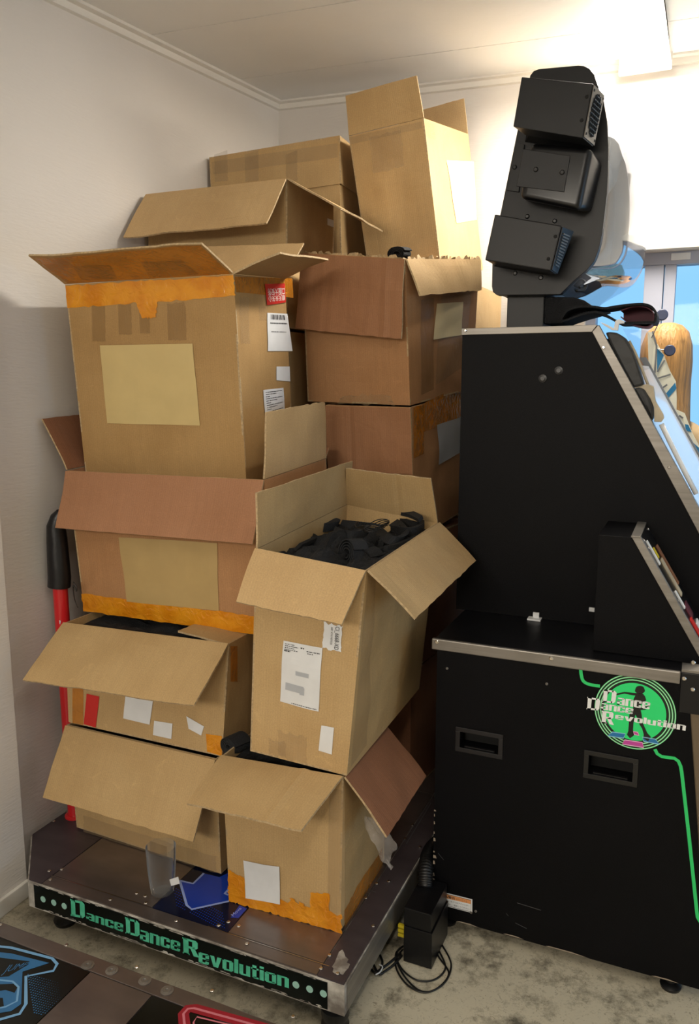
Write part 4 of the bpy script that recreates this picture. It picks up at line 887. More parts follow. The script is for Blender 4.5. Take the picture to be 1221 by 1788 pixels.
for pl in ([(636, 1551), (657, 1558)], [(706, 1452), (719, 1452)], [(710, 1473), (753, 1402)]): stroke('bright_groove', zp(pl, Z1), .0025, (0, 0, 1), 'grey_line', st)
# big paint chip on the right border
ch = [(395, 1270), (412, 1230), (428, 1190), (450, 1175), (462, 1195), (470, 1222), (492, 1240), (480, 1262), (502, 1272), (490, 1300), (470, 1320), (455, 1345), (430, 1335), (415, 1345), (385, 1325), (392, 1300), (380, 1290)]
flat('paint_chip', [zp(ch, Z1, 3.816, 480, 1350)], 'white_paint', st)
# front panel
G().box(-1.70, -.745, 1.5535, 1.557, .087, .161).make('front_panel', 'panel_black', st)
G().box(-.703, -.698, 1.57, 3.45, .088, .162).make('side_panel', 'aluminium', st)
yp = 1.5525
for x, y, r in ((75.4, 1570, 4.4), (94.1, 1576, 4.4), (112.3, 1582, 4.4), (517, 1719.5, 5.5), (541, 1727, 5.5), (565, 1735, 5.5)):
    p = on(x, y, 1, yp); G().lathe(p, [(.0095, 0), (.0095, .001)], (0, -1, 0), 18).make('panel_dot', 'mint_dot', st)
def yq(pts, sc, ox, oy, y): return [on(a / sc + ox, b / sc + oy, 1, y) for a, b in pts]
LET = [('D', [(503, 892), (605, 912), (600, 795), (498, 770)], 4.07, 0, 1380), ('ance', [(612, 915), (876, 1008), (876, 950), (612, 868)], 4.07, 0, 1380),
       ('D', [(893, 1018), (993, 1042), (990, 932), (888, 900)], 4.07, 0, 1380), ('ance', [(497, 922), (641, 965), (641, 930), (497, 885)], 2.035, 0, 1188),
       ('R', [(650, 970), (709, 986), (708, 930), (648, 912)], 2.035, 0, 1188), ('evolution', [(706, 1002), (1027, 1094), (1027, 1045), (706, 952)], 2.035, 0, 1188)]
for s_, q_, a_, b_, c_ in LET:
    g = G(); block_quad(g, s_, yq(q_, a_, b_, c_, yp)); o = link('panel_letter' if len(s_) == 1 else 'panel_word', g.v, g.f, 'teal', st)
R_ = random.Random(5); g = G()
for i in range(70):
    x = R_.uniform(-1.70, -.75); p = Vector((x, 1.5528, R_.choice([.161, .089]) + R_.uniform(-.002, .002))); w_ = R_.uniform(.003, .02)
    g.add([p + Vector((-w_, 0, 0)), p + Vector((w_, 0, -.001)), p + Vector((w_ * .5, 0, .003)), p + Vector((-w_ * .6, 0, .0025))], [(0, 1, 2, 3)])
tag(link('edge_wear', g.v, g.f, 'white_paint', st), kind='stuff')
for x, y in ((-1.66, 1.63), (-.745, 1.60), (-.76, 3.35), (-1.8, 3.35), (-.76, 2.4)):
    G().lathe((x, y, 0), [(.032, 0), (.036, .012), (.03, .022), (.03, .03), (.036, .04), (.036, .06), (.02, .066), (.02, .083)], (0, 0, 1), 20).make('levelling_foot', 'rubber', st, smooth=False, auto=40)

# second stage, at the bottom left of the picture
s2 = thing('dance_stage', (-1.1, .95, 0), 'steel dance stage with blue and red arrow panels in the bottom left foreground', 'dance stage')
Y1 = 1.386
G().box(-1.845, -.56, .5, Y1, .085, .165).make('stage_body', 'steel_dark', s2)
slab('back_strip', [(-1.845, 1.342), (-.56, 1.342), (-.56, Y1), (-1.845, Y1)], .165, ST, 'steel', s2, .002)
slab('arrow_panel', [(-1.63, .9), (-1.297, .9), (-1.297, 1.339), (-1.63, 1.339)], .165, ST, 'panel_black', s2)
slab('steel_plate', [(-1.294, .9), (-1.108, .9), (-1.108, 1.339), (-1.294, 1.339)], .165, ST + .0005, 'steel', s2)
slab('arrow_panel', [(-1.105, .9), (-.78, .9), (-.78, 1.339), (-1.105, 1.339)], .165, ST, 'panel_black', s2)
slab('steel_plate', [(-.777, .9), (-.563, .9), (-.563, 1.339), (-.777, 1.339)], .165, ST + .0005, 'steel', s2)
slab('steel_plate', [(-1.843, .9), (-1.633, .9), (-1.633, 1.339), (-1.843, 1.339)], .165, ST + .0005, 'steel', s2)
k3 = (2.035, 0, 1188)
ob = [(-80, 930), (0, 946), (40, 950), (185, 988), (203, 1008), (190, 1032), (92, 1052), (92, 1150), (70, 1185), (0, 1205), (-80, 1215)]
flat('arrow_print', [zp([(-80, 960), (0, 966), (40, 970), (175, 1004), (80, 1035), (75, 1150), (40, 1175), (-80, 1195)], ST + .0006, *k3)], 'arrow_blue', s2)
flat('arrow_inner', [zp([(-80, 990), (0, 985), (105, 998), (100, 1010), (30, 1052), (-80, 1060)], ST + .0009, *k3), zp([(-80, 1082), (50, 1078), (62, 1090), (52, 1110), (20, 1100), (-80, 1115)], ST + .0009, *k3), zp([(-80, 1128), (10, 1128), (14, 1160), (-80, 1170)], ST + .0009, *k3)], 'panel_black', s2)
g = G(); text_quad(g, 'JUMP', zp([(2, 1050), (85, 1022), (108, 1000), (30, 1012)], ST + .0012, *k3)); link('printed_text', g.v, g.f, 'arrow_blue', s2)
stroke('arrow_line', zp(ob, ST + .0006, *k3), .008, (0, 0, 1), 'arrow_blue_line', s2)
stroke('arrow_line', zp([(-80, 1062), (0, 1065), (45, 1070), (66, 1090), (60, 1140), (20, 1160), (-80, 1180)], ST + .0008, *k3), .005, (0, 0, 1), 'arrow_blue_line', s2)
rb = [(668, 1290), (655, 1215), (652, 1185), (668, 1167), (690, 1165), (860, 1212), (960, 1240)]
stroke('arrow_print', zp(rb, ST + .0006, *k3), .026, (0, 0, 1), 'arrow_red', s2)
stroke('arrow_line', zp(rb, ST + .0008, *k3), .006, (0, 0, 1), 'arrow_red_line', s2)
stroke('arrow_line', zp([(695, 1290), (688, 1215), (700, 1196), (850, 1232), (940, 1260)], ST + .0008, *k3), .004, (0, 0, 1), 'arrow_red_line', s2)
g = G(); R_ = random.Random(3)
for i in range(14):
    for j in range(16):
        x, y = 100 + i * 8 + j * 1.5, 1045 + j * 9 + i * 2.2
        c = on(x / 2.035, y / 2.035 + 1188, 2, ST + .0006); r_ = .0022 * (1 - i / 18)
        if c.x < -1.30 and c.y > .95: g.add([c + Vector((a * r_, b * r_, 0)) for a, b in ((-1, 0), (0, -1), (1, 0), (0, 1))], [(0, 1, 2, 3)])
tag(link('halftone_dots', g.v, g.f, 'arrow_blue', s2), kind='stuff')
for x, y in ((2, 869), (236, 941), (486, 1019), (753, 1103), (1042, 1195)): screw(s2, on(x / 2.035, y / 2.035 + 1188, 2, ST + .0005), (0, 0, 1), .0055)
for x, y in ((312, 1012), (397, 1031), (515, 1067), (594, 1102)):
    p = on(x / 2.035, y / 2.035 + 1188, 2, ST + .0006)
    G().lathe(p, [(.016, 0), (.016, .001), (.010, .002), (.010, .0035), (.004, .0035), (.003, .001)], (0, 0, 1), 20).make('screw_washer', 'aluminium', s2)
for x, y in ((-1.72, 1.3), (-.65, 1.3), (-.65, .6), (-1.72, .6)):
    G().lathe((x, y, 0), [(.032, 0), (.036, .012), (.03, .03), (.036, .04), (.036, .06), (.02, .066), (.02, .087)], (0, 0, 1), 18).make('levelling_foot', 'rubber', s2, auto=40)

# ============================================================ RED BAR WITH SLEEVE, GLASS, POWER BOX
rp = thing('safety_bar', (-1.848, 1.93, ST), 'upright red metal bar with a black sleeve, between the wall and the left boxes', 'bar')
b0, b1 = Vector((-1.842, 1.88, ST)), Vector((-1.868, 1.90, 1.16))
G().tube([b0, b0.lerp(b1, .5), b1], .0235, 20).make('red_pipe', 'red_paint', rp, auto=40)
G().lathe(b0, [(.034, .001), (.034, .006), (.027, .01)], (0, 0, 1), 20).make('base_flange', 'red_paint', rp)
pts = [b0.lerp(b1, t) for t in (.80, .83, .90, .96, 1.0, 1.03, 1.05)]
pts[0].x -= .004; pts[-2].x += .012; pts[-1].x += .022
G().tube(pts, [.036, .036, .034, .032, .029, .024, .012], 18).make('vinyl_sleeve', 'leather', rp, auto=60)
G().tube(bez([on(128, 1016, 1, 1.87), on(134, 1026, 1, 1.87), on(133, 1032, 1, 1.87), on(128, 1022, 1, 1.87), on(130, 1045, 1, 1.87), on(136, 1061, 1, 1.87)], 6), .0018, 6).make('draw_cord', 'cable', rp, smooth=True)
flat('paper_scrap', [[on(100, 1081, 1, 1.872), on(106, 1084, 1, 1.872), on(105, 1090, 1, 1.872), on(100, 1088, 1, 1.872)]], 'paper', rp)

gx, gy = on(284, 1556, 2, ST + .002)[:2]
gl = thing('glass', (gx, gy, ST), 'clear tapered drinking glass with a small white tag, standing on the steel stage', 'glass')
prof = [(.030, .0), (.033, .004), (.036, .03), (.040, .08), (.0425, .142), (.0408, .143), (.038, .08), (.034, .03), (.030, .012), (.0, .011)]
g = G(); g.lathe((gx, gy, ST + .0015), prof[:-1] + [(.001, .011)], (0, 0, 1), 40); g.make('glass_body', 'glass', gl, auto=50)
c = Vector((gx, gy, ST + .0015)); 
tq = [on(x, y, 1, gy - .038) for x, y in ((299, 1547), (314, 1543), (311, 1531), (296, 1536))]
G().prism(tq, (0, .0008, 0)).make('paper_tag', 'paper', gl)

pb = thing('power_box', (-.62, 1.96, 0), 'small black metal box with loose cables on the floor beside the cabinet', 'box')
G().box(-.665, -.582, 1.885, 2.04, .002, .112).make('lower_case', 'black_metal', pb, bevel=.002)
G().box(-.666, -.586, 1.887, 2.038, .113, .168).make('upper_case', 'black_metal', pb, bevel=.002)
g = G()
for k in range(3): g.box(-.688, -.666, 1.90 + k * .0, 1.91, .062 + k * .014, .071 + k * .014)
g.make('yellow_plug', 'yellow', pb, bevel=.001)
hp = bez([(-.64, 2.0, .165), (-.655, 2.05, .20), (-.672, 2.14, .19), (-.673, 2.26, .16), (-.672, 2.40, .10)], 26)
hr = [.0195 + (.0035 if i % 3 == 0 else 0) for i in range(len(hp))]
G().tube(hp, hr, 12).make('corrugated_hose', 'rubber', pb, smooth=True)
def fl(pts, z=.004): return bez([on(a, b, 2, z) for a, b in pts], 8)
for pts in ([(757, 1632), (772, 1650), (788, 1684), (776, 1716), (744, 1733), (712, 1720), (692, 1690), (694, 1662), (704, 1652)],
            [(757, 1640), (768, 1662), (778, 1690), (760, 1710), (730, 1712), (704, 1694), (691, 1668), (700, 1655)],
            [(757, 1645), (766, 1670), (784, 1700), (762, 1727), (734, 1730), (706, 1704), (693, 1674), (703, 1658)]):
    G().tube(fl(pts, random.uniform(.003, .006)), .0026, 6).make('cable', 'cable', pb, smooth=True)
for pts in ([(700, 1664), (684, 1678), (668, 1690), (655, 1698), (648, 1692)], [(702, 1668), (688, 1684), (672, 1696), (662, 1700), (650, 1680)], [(664, 1668), (668, 1680), (664, 1694), (654, 1700)]):
    G().tube(fl(pts, .006), .0035, 6).make('cable', 'cable', pb, smooth=True)
G().tube(fl([(662, 1684), (668, 1688), (664, 1697), (656, 1702)], .012), .002, 6).make('cable_tie', 'paper', pb, smooth=True)

# ============================================================ CABINET
cb = thing('arcade_cabinet', (-.2, 2.7, 0), 'tall black arcade cabinet with a green round logo and silver edge trims', 'arcade machine')
YL, YU = 2.051, 2.359
def xz(px, py, y=YL): p = on(px, py, 1, y); return p.x, p.z
h1a, h1b = xz(804, 1277), xz(870, 1317); h2a, h2b = xz(1029, 1318), xz(1104, 1365)
XL = -.634
def xr(z): return .119 + (.016 - .119) * (z - .045) / (.887 - .045)
g = G()
cols = [XL, h1a[0], h1b[0], h2a[0], h2b[0]]; T_ = .06
def blk(x0, x1, z0, z1): g.box(x0, x1, YL, YL + T_, z0, z1)
blk(cols[0], cols[1], .045, .885); blk(cols[2], cols[3], .045, .885)
for (a, b) in ((h1a, h1b), (h2a, h2b)): blk(a[0], b[0], .045, b[1]); blk(a[0], b[0], a[1], .885)
g.hexa([(cols[4], YL, .045), (xr(.045), YL, .045), (xr(.045), YL + T_, .045), (cols[4], YL + T_, .045), (cols[4], YL, .885), (xr(.885), YL, .885), (xr(.885), YL + T_, .885), (cols[4], YL + T_, .885)])
g.make('side_panel', 'laminate', cb)
G().hexa([(XL, YL + T_ + .001, .045), (xr(.045), YL + T_ + .001, .045), (xr(.045), 3.12, .045), (XL, 3.12, .045), (XL, YL + T_ + .001, .885), (xr(.885), YL + T_ + .001, .885), (xr(.885), 3.12, .885), (XL, 3.12, .885)]).make('lower_body', 'laminate', cb)
G().hexa([(xr(.06) - .0, YL + .004, .06), (xr(.06) + .05, YL + .004, .06), (xr(.06) + .05, 3.1, .06), (xr(.06) + .001, 3.1, .06), (xr(.80), YL + .004, .80), (xr(.80) + .05, YL + .004, .80), (xr(.80) + .05, 3.1, .80), (xr(.80) + .001, 3.1, .80)]).make('front_door', simple('brown_grey_front_metal', (118, 104, 86), .4, .5), cb, bevel=.003)
for (a, b) in ((h1a, h1b), (h2a, h2b)):
    x0, z1, x1, z0 = a[0], a[1], b[0], b[1]; f_ = .006; w_ = .013; y_ = YL - .003
    g = G(); g.box(x0 - w_, x1 + w_, y_, YL + .001, z1, z1 + w_).box(x0 - w_, x1 + w_, y_, YL + .001, z0 - w_, z0).box(x0 - w_, x0, y_, YL + .001, z0, z1).box(x1, x1 + w_, y_, YL + .001, z0, z1)
    h = g.make('handle_recess', 'black_plastic', cb, bevel=.001)
    G().box(x0 + .001, x1 - .001, YL + .05, YL + .056, z0 + .001, z1 - .001).make('recess_back', 'slot', h)
    G().box(x0 + .012, x1 - .012, YL + .004, YL + .012, z0 + .0005, z0 + .004).make('recess_lip', 'black_plastic', h)
G().box(-.643, .02, YL + .001, YU + .04, .886, .903).make('ledge', 'laminate_top', cb, bevel=.002)
G().box(-.648, -.001, YL - .008, YL + .004, .874, .9055).make('edge_trim', 'aluminium', cb, bevel=.003)
for x, y in ((763, 1121), (963, 1150)): screw(cb, on(x, y, 1, YL - .008), (0, -1, 0), .006)
g = G().box(.001, .10, YL - .006, YL + .03, .80, .905); g.make('corner_bracket', 'black_metal', cb, bevel=.002)
G().box(.001, .10, YL - .004, YL + .05, .9055, .912).make('corner_cap', 'aluminium', cb)
for x, y in ((1195, 1185), (1210, 1204), (1211, 1157)): screw(cb, on(x, y, 1, YL - .006), (0, -1, 0), .0055)
for x, y in ((781, 1167), (955, 1194), (831, 1591), (823, 1593)): screw(cb, on(x, y, 1, YL), (0, -1, 0), .004, mat='grey_metal')
for x, y in ((-.60, 2.10), (.03, 2.09), (-.6, 3.05), (.03, 3.05)):
    G().lathe((x, y, 0), [(.026, 0), (.028, .008), (.02, .014), (.012, .016), (.012, .046)], (0, 0, 1), 18).make('levelling_foot', 'rubber', cb, auto=40)
# chipped edge at the back corner
g = G(); R_ = random.Random(9)
for i in range(12):
    z = .38 - .3 * i / 12 + R_.uniform(-.01, .01); w_ = R_.uniform(.003, .011); h_ = R_.uniform(.004, .014); p = Vector((XL, YL - .0005, z))
    g.add([p, p + Vector((w_, 0, .001)), p + Vector((w_ * .7, 0, h_)), p + Vector((0, 0, h_))], [(0, 1, 2, 3)])
for x0, x1, zz in ((-.56, -.49, .045), (-.42, -.36, .047), (-.30, -.18, .046), (-.02, .05, .046)):
    p = Vector((x0, YL - .0005, zz)); g.add([p, p + Vector((x1 - x0, 0, 0)), p + Vector(((x1 - x0) * .6, 0, .004)), p + Vector((.01, 0, .003))], [(0, 1, 2, 3)])
tag(link('chipped_edge', g.v, g.f, simple('bare_chipboard', (150, 136, 120), .8), cb), kind='stuff')
g = G()
for a, b, c_, d_ in ((765, 1490, 775, 1502), (903, 1577, 945, 1590), (884, 1595, 888, 1600), (900, 1612, 920, 1622)):
    p, q = on(a, b, 1, YL - .0004), on(c_, d_, 1, YL - .0004); g.add([p, q, q + Vector((0, 0, .002)), p + Vector((0, 0, .002))], [(0, 1, 2, 3)])
tag(link('scratches', g.v, g.f, simple('faint_scratch', (66, 66, 68), .6), cb), kind='stuff')

# ---- green print
NY = (0, -1, 0)
def yp_(pts, y=YL - .0006, sc=6.075, ox=1020, oy=1140): return [on(a / sc + ox, b / sc + oy, 1, y) for a, b in pts]
stroke('green_stripe', bez([on(x, y, 1, YL) for x, y in ((1014, 1160), (1015, 1176), (1019, 1189), (1030, 1195), (1048, 1198))], 6), .0085, NY, 'green_line', cb)
stroke('green_stripe', [on(x, y, 1, YL) for x, y in ((1144, 1308), (1148, 1316), (1156, 1321), (1167, 1322.5), (1178, 1324), (1185, 1329), (1189, 1338), (1191, 1350), (1204, 1465), (1217, 1590), (1218.5, 1602), (1223, 1610), (1240, 1616))], .0085, NY, 'green_line', cb)
Lp, Rp = on(115 / 6.075 + 1020, 620 / 6.075 + 1140, 1, YL), on(975 / 6.075 + 1020, 670 / 6.075 + 1140, 1, YL)
Tp, Bp = on(545 / 6.075 + 1020, 230 / 6.075 + 1140, 1, YL), on(600 / 6.075 + 1020, 1028 / 6.075 + 1140, 1, YL)
cx_, cz_ = (Lp.x + Rp.x) / 2, (Tp.z + Bp.z) / 2; rx_, rz_ = (Rp.x - Lp.x) / 2, (Tp.z - Bp.z) / 2
def ell(k, y, n=56): return [Vector((cx_ + math.cos(a) * rx_ * k, y, cz_ + math.sin(a) * rz_ * k)) for a in [i * 2 * PI / n for i in range(n)]]
flat('logo_border', [ell(1.02, YL - .0003)], 'sil', cb)
flat('logo_disc', [ell(.775, YL - .0006)], 'green', cb)
for k in (.995, .925, .855):
    stroke('logo_ring', ell(k, YL - .0004), .0034, NY, 'green_line', cb, closed=True)
    stroke('logo_ring', ell(k, YL - .0006), .0018, NY, 'mint_line', cb, closed=True)
def tile(poly, mat, lm):
    flat('logo_tile', [yp_(poly, YL - .0010)], mat, cb); stroke('logo_tile_edge', yp_(poly, YL - .0011), .0022, NY, lm, cb, closed=True)
tile([(303, 838), (440, 858), (420, 905), (252, 880)], 'blue_tile', 'lblue')
tile([(525, 832), (570, 842), (585, 875), (535, 866)], 'pink_tile', 'pink_line')
tile([(620, 893), (760, 915), (803, 970), (634, 938)], 'blue_tile', 'lblue')
tile([(432, 922), (620, 950), (635, 1005), (408, 967)], 'pink_tile', 'pink_line')
sil = [(545, 452), (527, 490), (525, 560), (520, 610), (482, 655), (476, 760), (470, 830), (456, 868), (488, 906), (520, 884), (537, 868), (521, 820), (526, 740), (545, 655), (572, 700), (590, 760), (618, 805), (634, 862), (632, 905), (680, 940), (711, 892), (672, 850), (650, 800), (620, 735), (612, 650), (602, 606), (655, 602), (690, 560), (600, 582), (594, 556), (645, 520), (661, 500), (648, 460), (628, 436), (566, 428), (430, 414), (360, 428), (325, 440), (345, 450), (430, 432), (520, 450)]
hd = [(594 + 52 * math.cos(a) * (1 + .06 * math.sin(5 * a)), 394 + 45 * math.sin(a)) for a in [i * PI / 12 for i in range(24)]]
flat('logo_silhouette', [yp_(sil, YL - .0013), yp_(hd, YL - .0013)], 'sil', cb)
for s_, q_ in (('D', [(195, 520), (330, 538), (350, 405), (205, 388)]), ('ance', [(350, 548), (697, 600), (706, 525), (356, 472)]), ('D', [(28, 597), (160, 614), (176, 490), (36, 466)]),
               ('ance', [(176, 598), (518, 650), (526, 592), (184, 530)]), ('R', [(180, 742), (320, 766), (328, 634), (190, 612)]), ('evolution', [(330, 700), (1078, 826), (1086, 750), (336, 640)])):
    g = G(); block_quad(g, s_, yp_(q_, YL - .0018)); link('logo_letter' if len(s_) == 1 else 'logo_word', g.v, g.f, 'silver_ink', cb)
# warning sticker
wq = lambda pts, y: [on(a / 10.175 + 740, b / 10.175 + 1530, 1, y) for a, b in pts]
ws = flat('warning_sticker', [wq([(240, 490), (865, 655), (865, 410), (240, 255)], YL - .0005)], 'paper', cb)
flat('sticker_band', [wq([(262, 358), (840, 495), (840, 425), (262, 278)], YL - .0008)], simple('orange_sticker_band', (222, 150, 92), .5), ws)
stroke('sticker_frame', wq([(255, 480), (840, 632), (840, 425), (255, 278)], YL - .0009), .0014, NY, 'ink', ws, closed=True)
g = G()
text_quad(g, '▲警告', wq([(370, 375), (562, 420), (562, 375), (370, 325)], YL - .0011), .01); text_quad(g, '(けいこく)', wq([(580, 425), (765, 468), (765, 428), (580, 385)], YL - .0011))
text_quad(g, '安全のため、すべてのアジャスター', wq([(275, 415), (815, 545), (815, 515), (275, 385)], YL - .0011)); text_quad(g, 'を確実に接地し、固定してください。', wq([(275, 470), (815, 600), (815, 570), (275, 440)], YL - .0011))
link('sticker_text', g.v, g.f, 'ink', ws)

# ---- upper cabinet
def ux(z): return -.277 + (1.773 - z) * .5813
G().prism([(-.669, YU, .904), (ux(.904), YU, .904), (-.277, YU, 1.773), (-.669, YU, 1.773)], (0, .02, 0)).make('side_panel', 'laminate', cb)
G().prism([(-.665, YU + .02, .904), (ux(.904) - .05, YU + .02, .904), (-.277 - .05, YU + .02, 1.766), (-.665, YU + .02, 1.766)], (0, .72, 0)).make('upper_body', 'laminate', cb)
G().prism([(-.669, 3.10, .904), (ux(.904), 3.10, .904), (-.277, 3.10, 1.773), (-.669, 3.10, 1.773)], (0, .02, 0)).make('side_panel', 'laminate', cb)
yt = YU - .004
G().prism([(-.671, yt, 1.756), (-.293, yt, 1.756), (-.279, yt, 1.775), (-.671, yt, 1.775)], (0, .008, 0)).make('edge_trim', 'aluminium', cb, bevel=.001)
zb = 1.02
G().prism([(-.292, yt, 1.756), (ux(zb) - .038, yt, zb), (ux(zb) + .003, yt, zb), (-.276, yt, 1.775)], (0, .03, 0)).make('edge_trim', 'aluminium', cb, bevel=.001)
for x, y in ((813, 577), (1054, 606.5), (1169, 816)): screw(cb, on(x, y, 1, yt - .001), (0, -1, 0), .0045)
for x, y in ((976, 647), (948, 661)):
    p = on(x, y, 1, YU); G().lathe(p, [(.013, 0), (.012, .002), (.006, .003), (.006, .005)], NY, 16).make('bolt', 'black_plastic', cb)
clp = on(1034, 1064, 1, YU - .001); G().box(clp.x - .008, clp.x + .008, YU - .006, YU, clp.z - .006, clp.z + .006).make('white_clip', 'paper', cb, bevel=.001)
cl = on(933, 1083, 2, .904); g = G().box(cl.x - .02, cl.x + .02, YU - .03, YU - .001, .904, .909).box(cl.x - .006, cl.x + .012, YU - .012, YU - .006, .909, .925); g.make('cable_clip', 'paper', cb)
# wing with control panel
xw = -.222; WY = 2.125
G().prism([(xw, WY, .904), (.052, WY, .904), (-.141, WY, 1.221), (xw, WY, 1.221)], (0, YU - WY - .001, 0)).make('wing', 'laminate', cb, bevel=.0015)
G().prism([(-.141, WY - .004, 1.224), (.052, WY - .004, .904), (.076, WY - .004, .904), (-.118, WY - .004, 1.224)], (0, .02, 0)).make('wing_trim', 'aluminium', cb, bevel=.0015)
G().prism([(-.141, WY - .004, 1.2215), (-.118, WY - .004, 1.2215), (-.118, YU - .006, 1.2215), (-.141, YU - .006, 1.2215)], (0, 0, .004)).make('wing_trim', 'aluminium', cb)
dv = Vector((.194, 0, -.32)).normalized(); nv = Vector((.32, 0, .194)).normalized(); c0 = Vector((-.118, WY + .017, 1.220))
def sl(s, w, h=0): return c0 + dv * s + Vector((0, w, 0)) + nv * h
G().hexa([sl(0, 0, -.02), sl(.37, 0, -.02), sl(.37, .21, -.02), sl(0, .21, -.02), sl(0, 0), sl(.37, 0), sl(.37, .21), sl(0, .21)]).make('control_face', 'black_plastic', cb)
for s0, s1, w0, w1, mt in ((.02, .09, .03, .05, 'paper'), (.05, .08, .07, .09, 'yellow'), (.09, .2, .09, .13, 'tape_beige'), (.17, .22, .03, .05, 'paper'), (.22, .26, .05, .12, 'maroon'), (.25, .3, .02, .06, 'tag_red'), (.28, .33, .08, .14, 'paper'), (.06, .18, .15, .18, 'brown')):
    G().hexa([sl(s0, w0, 0), sl(s1, w0, 0), sl(s1, w1, 0), sl(s0, w1, 0), sl(s0, w0, .004), sl(s1, w0, .004), sl(s1, w1, .004), sl(s0, w1, .004)]).make('face_fitting', mt, cb, bevel=.001)
for s0, w0 in ((.012, .015), (.035, .015), (.19, .015), (.14, .17), (.012, .19)): screw(cb, sl(s0, w0), nv, .005)

# ---- slanted screen and padding
def sp_(z, y, off=0): return Vector((ux(z) + off, y, z))
scr = simple('pale_reflective_screen', (214, 220, 228), .22, spec=.8, coat=.5)
G().hexa([sp_(.95, 2.40, -.02), sp_(.95, 2.96, -.02), sp_(1.67, 2.96, -.02), sp_(1.67, 2.40, -.02), sp_(.95, 2.40, .002), sp_(.95, 2.96, .045), sp_(1.67, 2.96, .045), sp_(1.67, 2.40, .002)]).make('screen_glass', scr, cb)
G().hexa([sp_(.95, 2.955, .03), sp_(.95, 2.975, .03), sp_(1.70, 2.975, .03), sp_(1.70, 2.955, .03), sp_(.95, 2.955, .052), sp_(.95, 2.975, .052), sp_(1.70, 2.975, .052), sp_(1.70, 2.955, .052)]).make('screen_rail', 'grey_line', cb)
kA = (4.345, 940, 500)
def pr(name, pts, y, dep, mat, par=cb, bev=.003): return G().prism([on(a / kA[0] + kA[1], b / kA[0] + kA[2], 1, y) for a, b in pts], (0, dep, 0)).make(name, mat, par, bevel=bev)
pr('padding', [(510, 350), (545, 345), (600, 352), (662, 392), (715, 480), (745, 560), (775, 650), (805, 745), (770, 758), (720, 765), (650, 640), (590, 520), (545, 430)], 2.375, .05, 'foam', bev=.006)
pr('padding', [(722, 778), (765, 765), (805, 780), (842, 840), (872, 920), (874, 985), (868, 1022), (820, 950), (770, 860)], 2.375, .05, 'foam', bev=.006)
pr('torn_tape', [(720, 768), (765, 748), (830, 742), (875, 760), (890, 870), (948, 970), (955, 1000), (935, 1030), (880, 1028), (878, 920), (850, 850), (800, 785)], 2.385, .03, 'tape_beige', bev=.002)
pr('torn_tape', [(468, 270), (520, 288), (575, 318), (585, 262), (610, 250), (655, 262), (652, 280), (612, 284), (606, 335), (560, 332), (500, 296)], 2.37, .012, 'paper', bev=.001)
G().tube([on(a / kA[0] + kA[1], b / kA[0] + kA[2], 1, 2.40) for a, b in ((690, 415), (735, 500), (785, 620), (835, 750))], .004, 8).make('pale_rod', 'tape_beige', cb, smooth=True)
G().tube([on(a / kA[0] + kA[1], b / kA[0] + kA[2], 1, 2.39) for a, b in ((935, 1045), (1010, 1200), (1110, 1400), (1200, 1575))], .007, 8).make('pale_rod', 'paper', cb, smooth=True)
pr('clear_film', [(640, 320), (830, 335), (880, 440), (862, 620), (800, 640), (720, 470)], 2.62, .002, 'clear_plastic', bev=0)
# printed board at the far side
bd = thing('printed_board', (-.08, 3.16, 0), 'cream board with teal triangles standing at the far side of the cabinet', 'sign')
pr('board', [(830, 345), (868, 345), (900, 430), (955, 520), (1000, 640), (1045, 720), (1052, 850), (1050, 935), (1112, 962), (1165, 1100), (1221, 1210), (1290, 1400), (1290, 2600), (860, 2600), (840, 640)], 3.20, .006, 'board_white', bd, 0)
for pl in ([(903, 470), (955, 522), (903, 640)], [(1040, 730), (1050, 775), (985, 850), (968, 815)], [(1115, 1045), (1140, 1050), (1165, 1105), (1120, 1095)], [(1170, 1180), (1221, 1225), (1221, 1262), (1185, 1225)]):
    flat('teal_print', [[on(a / kA[0] + kA[1], b / kA[0] + kA[2], 1, 3.1985) for a, b in pl]], 'board_blue', bd)
for pl in ([(885, 705), (1005, 668)], [(868, 340), (900, 450), (885, 660)], [(905, 650), (960, 560)], [(930, 780), (980, 745)], [(1070, 980), (1100, 1000)]):
    stroke('dark_line', [on(a / kA[0] + kA[1], b / kA[0] + kA[2], 1, 3.1975) for a, b in pl], .006, NY, 'grey_line', bd)

for px_, py_, qx, qy in ((1157, 550, 1138, 590), (1170, 612, 1150, 610)):
    p = on(px_, py_, 1, 3.19); q_ = on(qx, qy, 1, 3.196)
    G().lathe(p, [(.006, 0), (.006, .003), (.0205, .004), (.0205, .010), (.017, .012)], NY, 24).make('round_knob', 'knob', bd)
    G().tube([p, q_], .002, 6).make('thin_rod', 'grey_line', bd)
# ---- monitor head
YH = 2.42
plate = [(926, 132), (932, 124), (941, 120.5), (1010, 114), (1020, 115), (1030, 120), (1038, 130), (1043, 146), (1054, 175), (1060, 210), (1062.5, 255), (1062, 300), (1060, 339), (1052, 407), (1046, 435), (1038, 456), (1025, 472), (1003, 490), (979, 514), (868, 515.5), (861, 510), (859, 500), (860, 457), (874, 373), (903, 232)]
pp = [on(x, y, 1, YH) for x, y in plate]
G().prism(pp, (0, .03, 0)).make('head_plate', 'black_metal', cb, bevel=.0015)
G().prism([p + Vector((0, .70, 0)) for p in pp], (0, .03, 0)).make('head_plate', 'black_metal', cb, bevel=.0015)
inner = [p + Vector((-.05 if p.x > -.4 else .01, .031, 0)) for p in pp]
G().prism(inner, (0, .66, 0)).make('monitor_body', 'black_metal', cb)
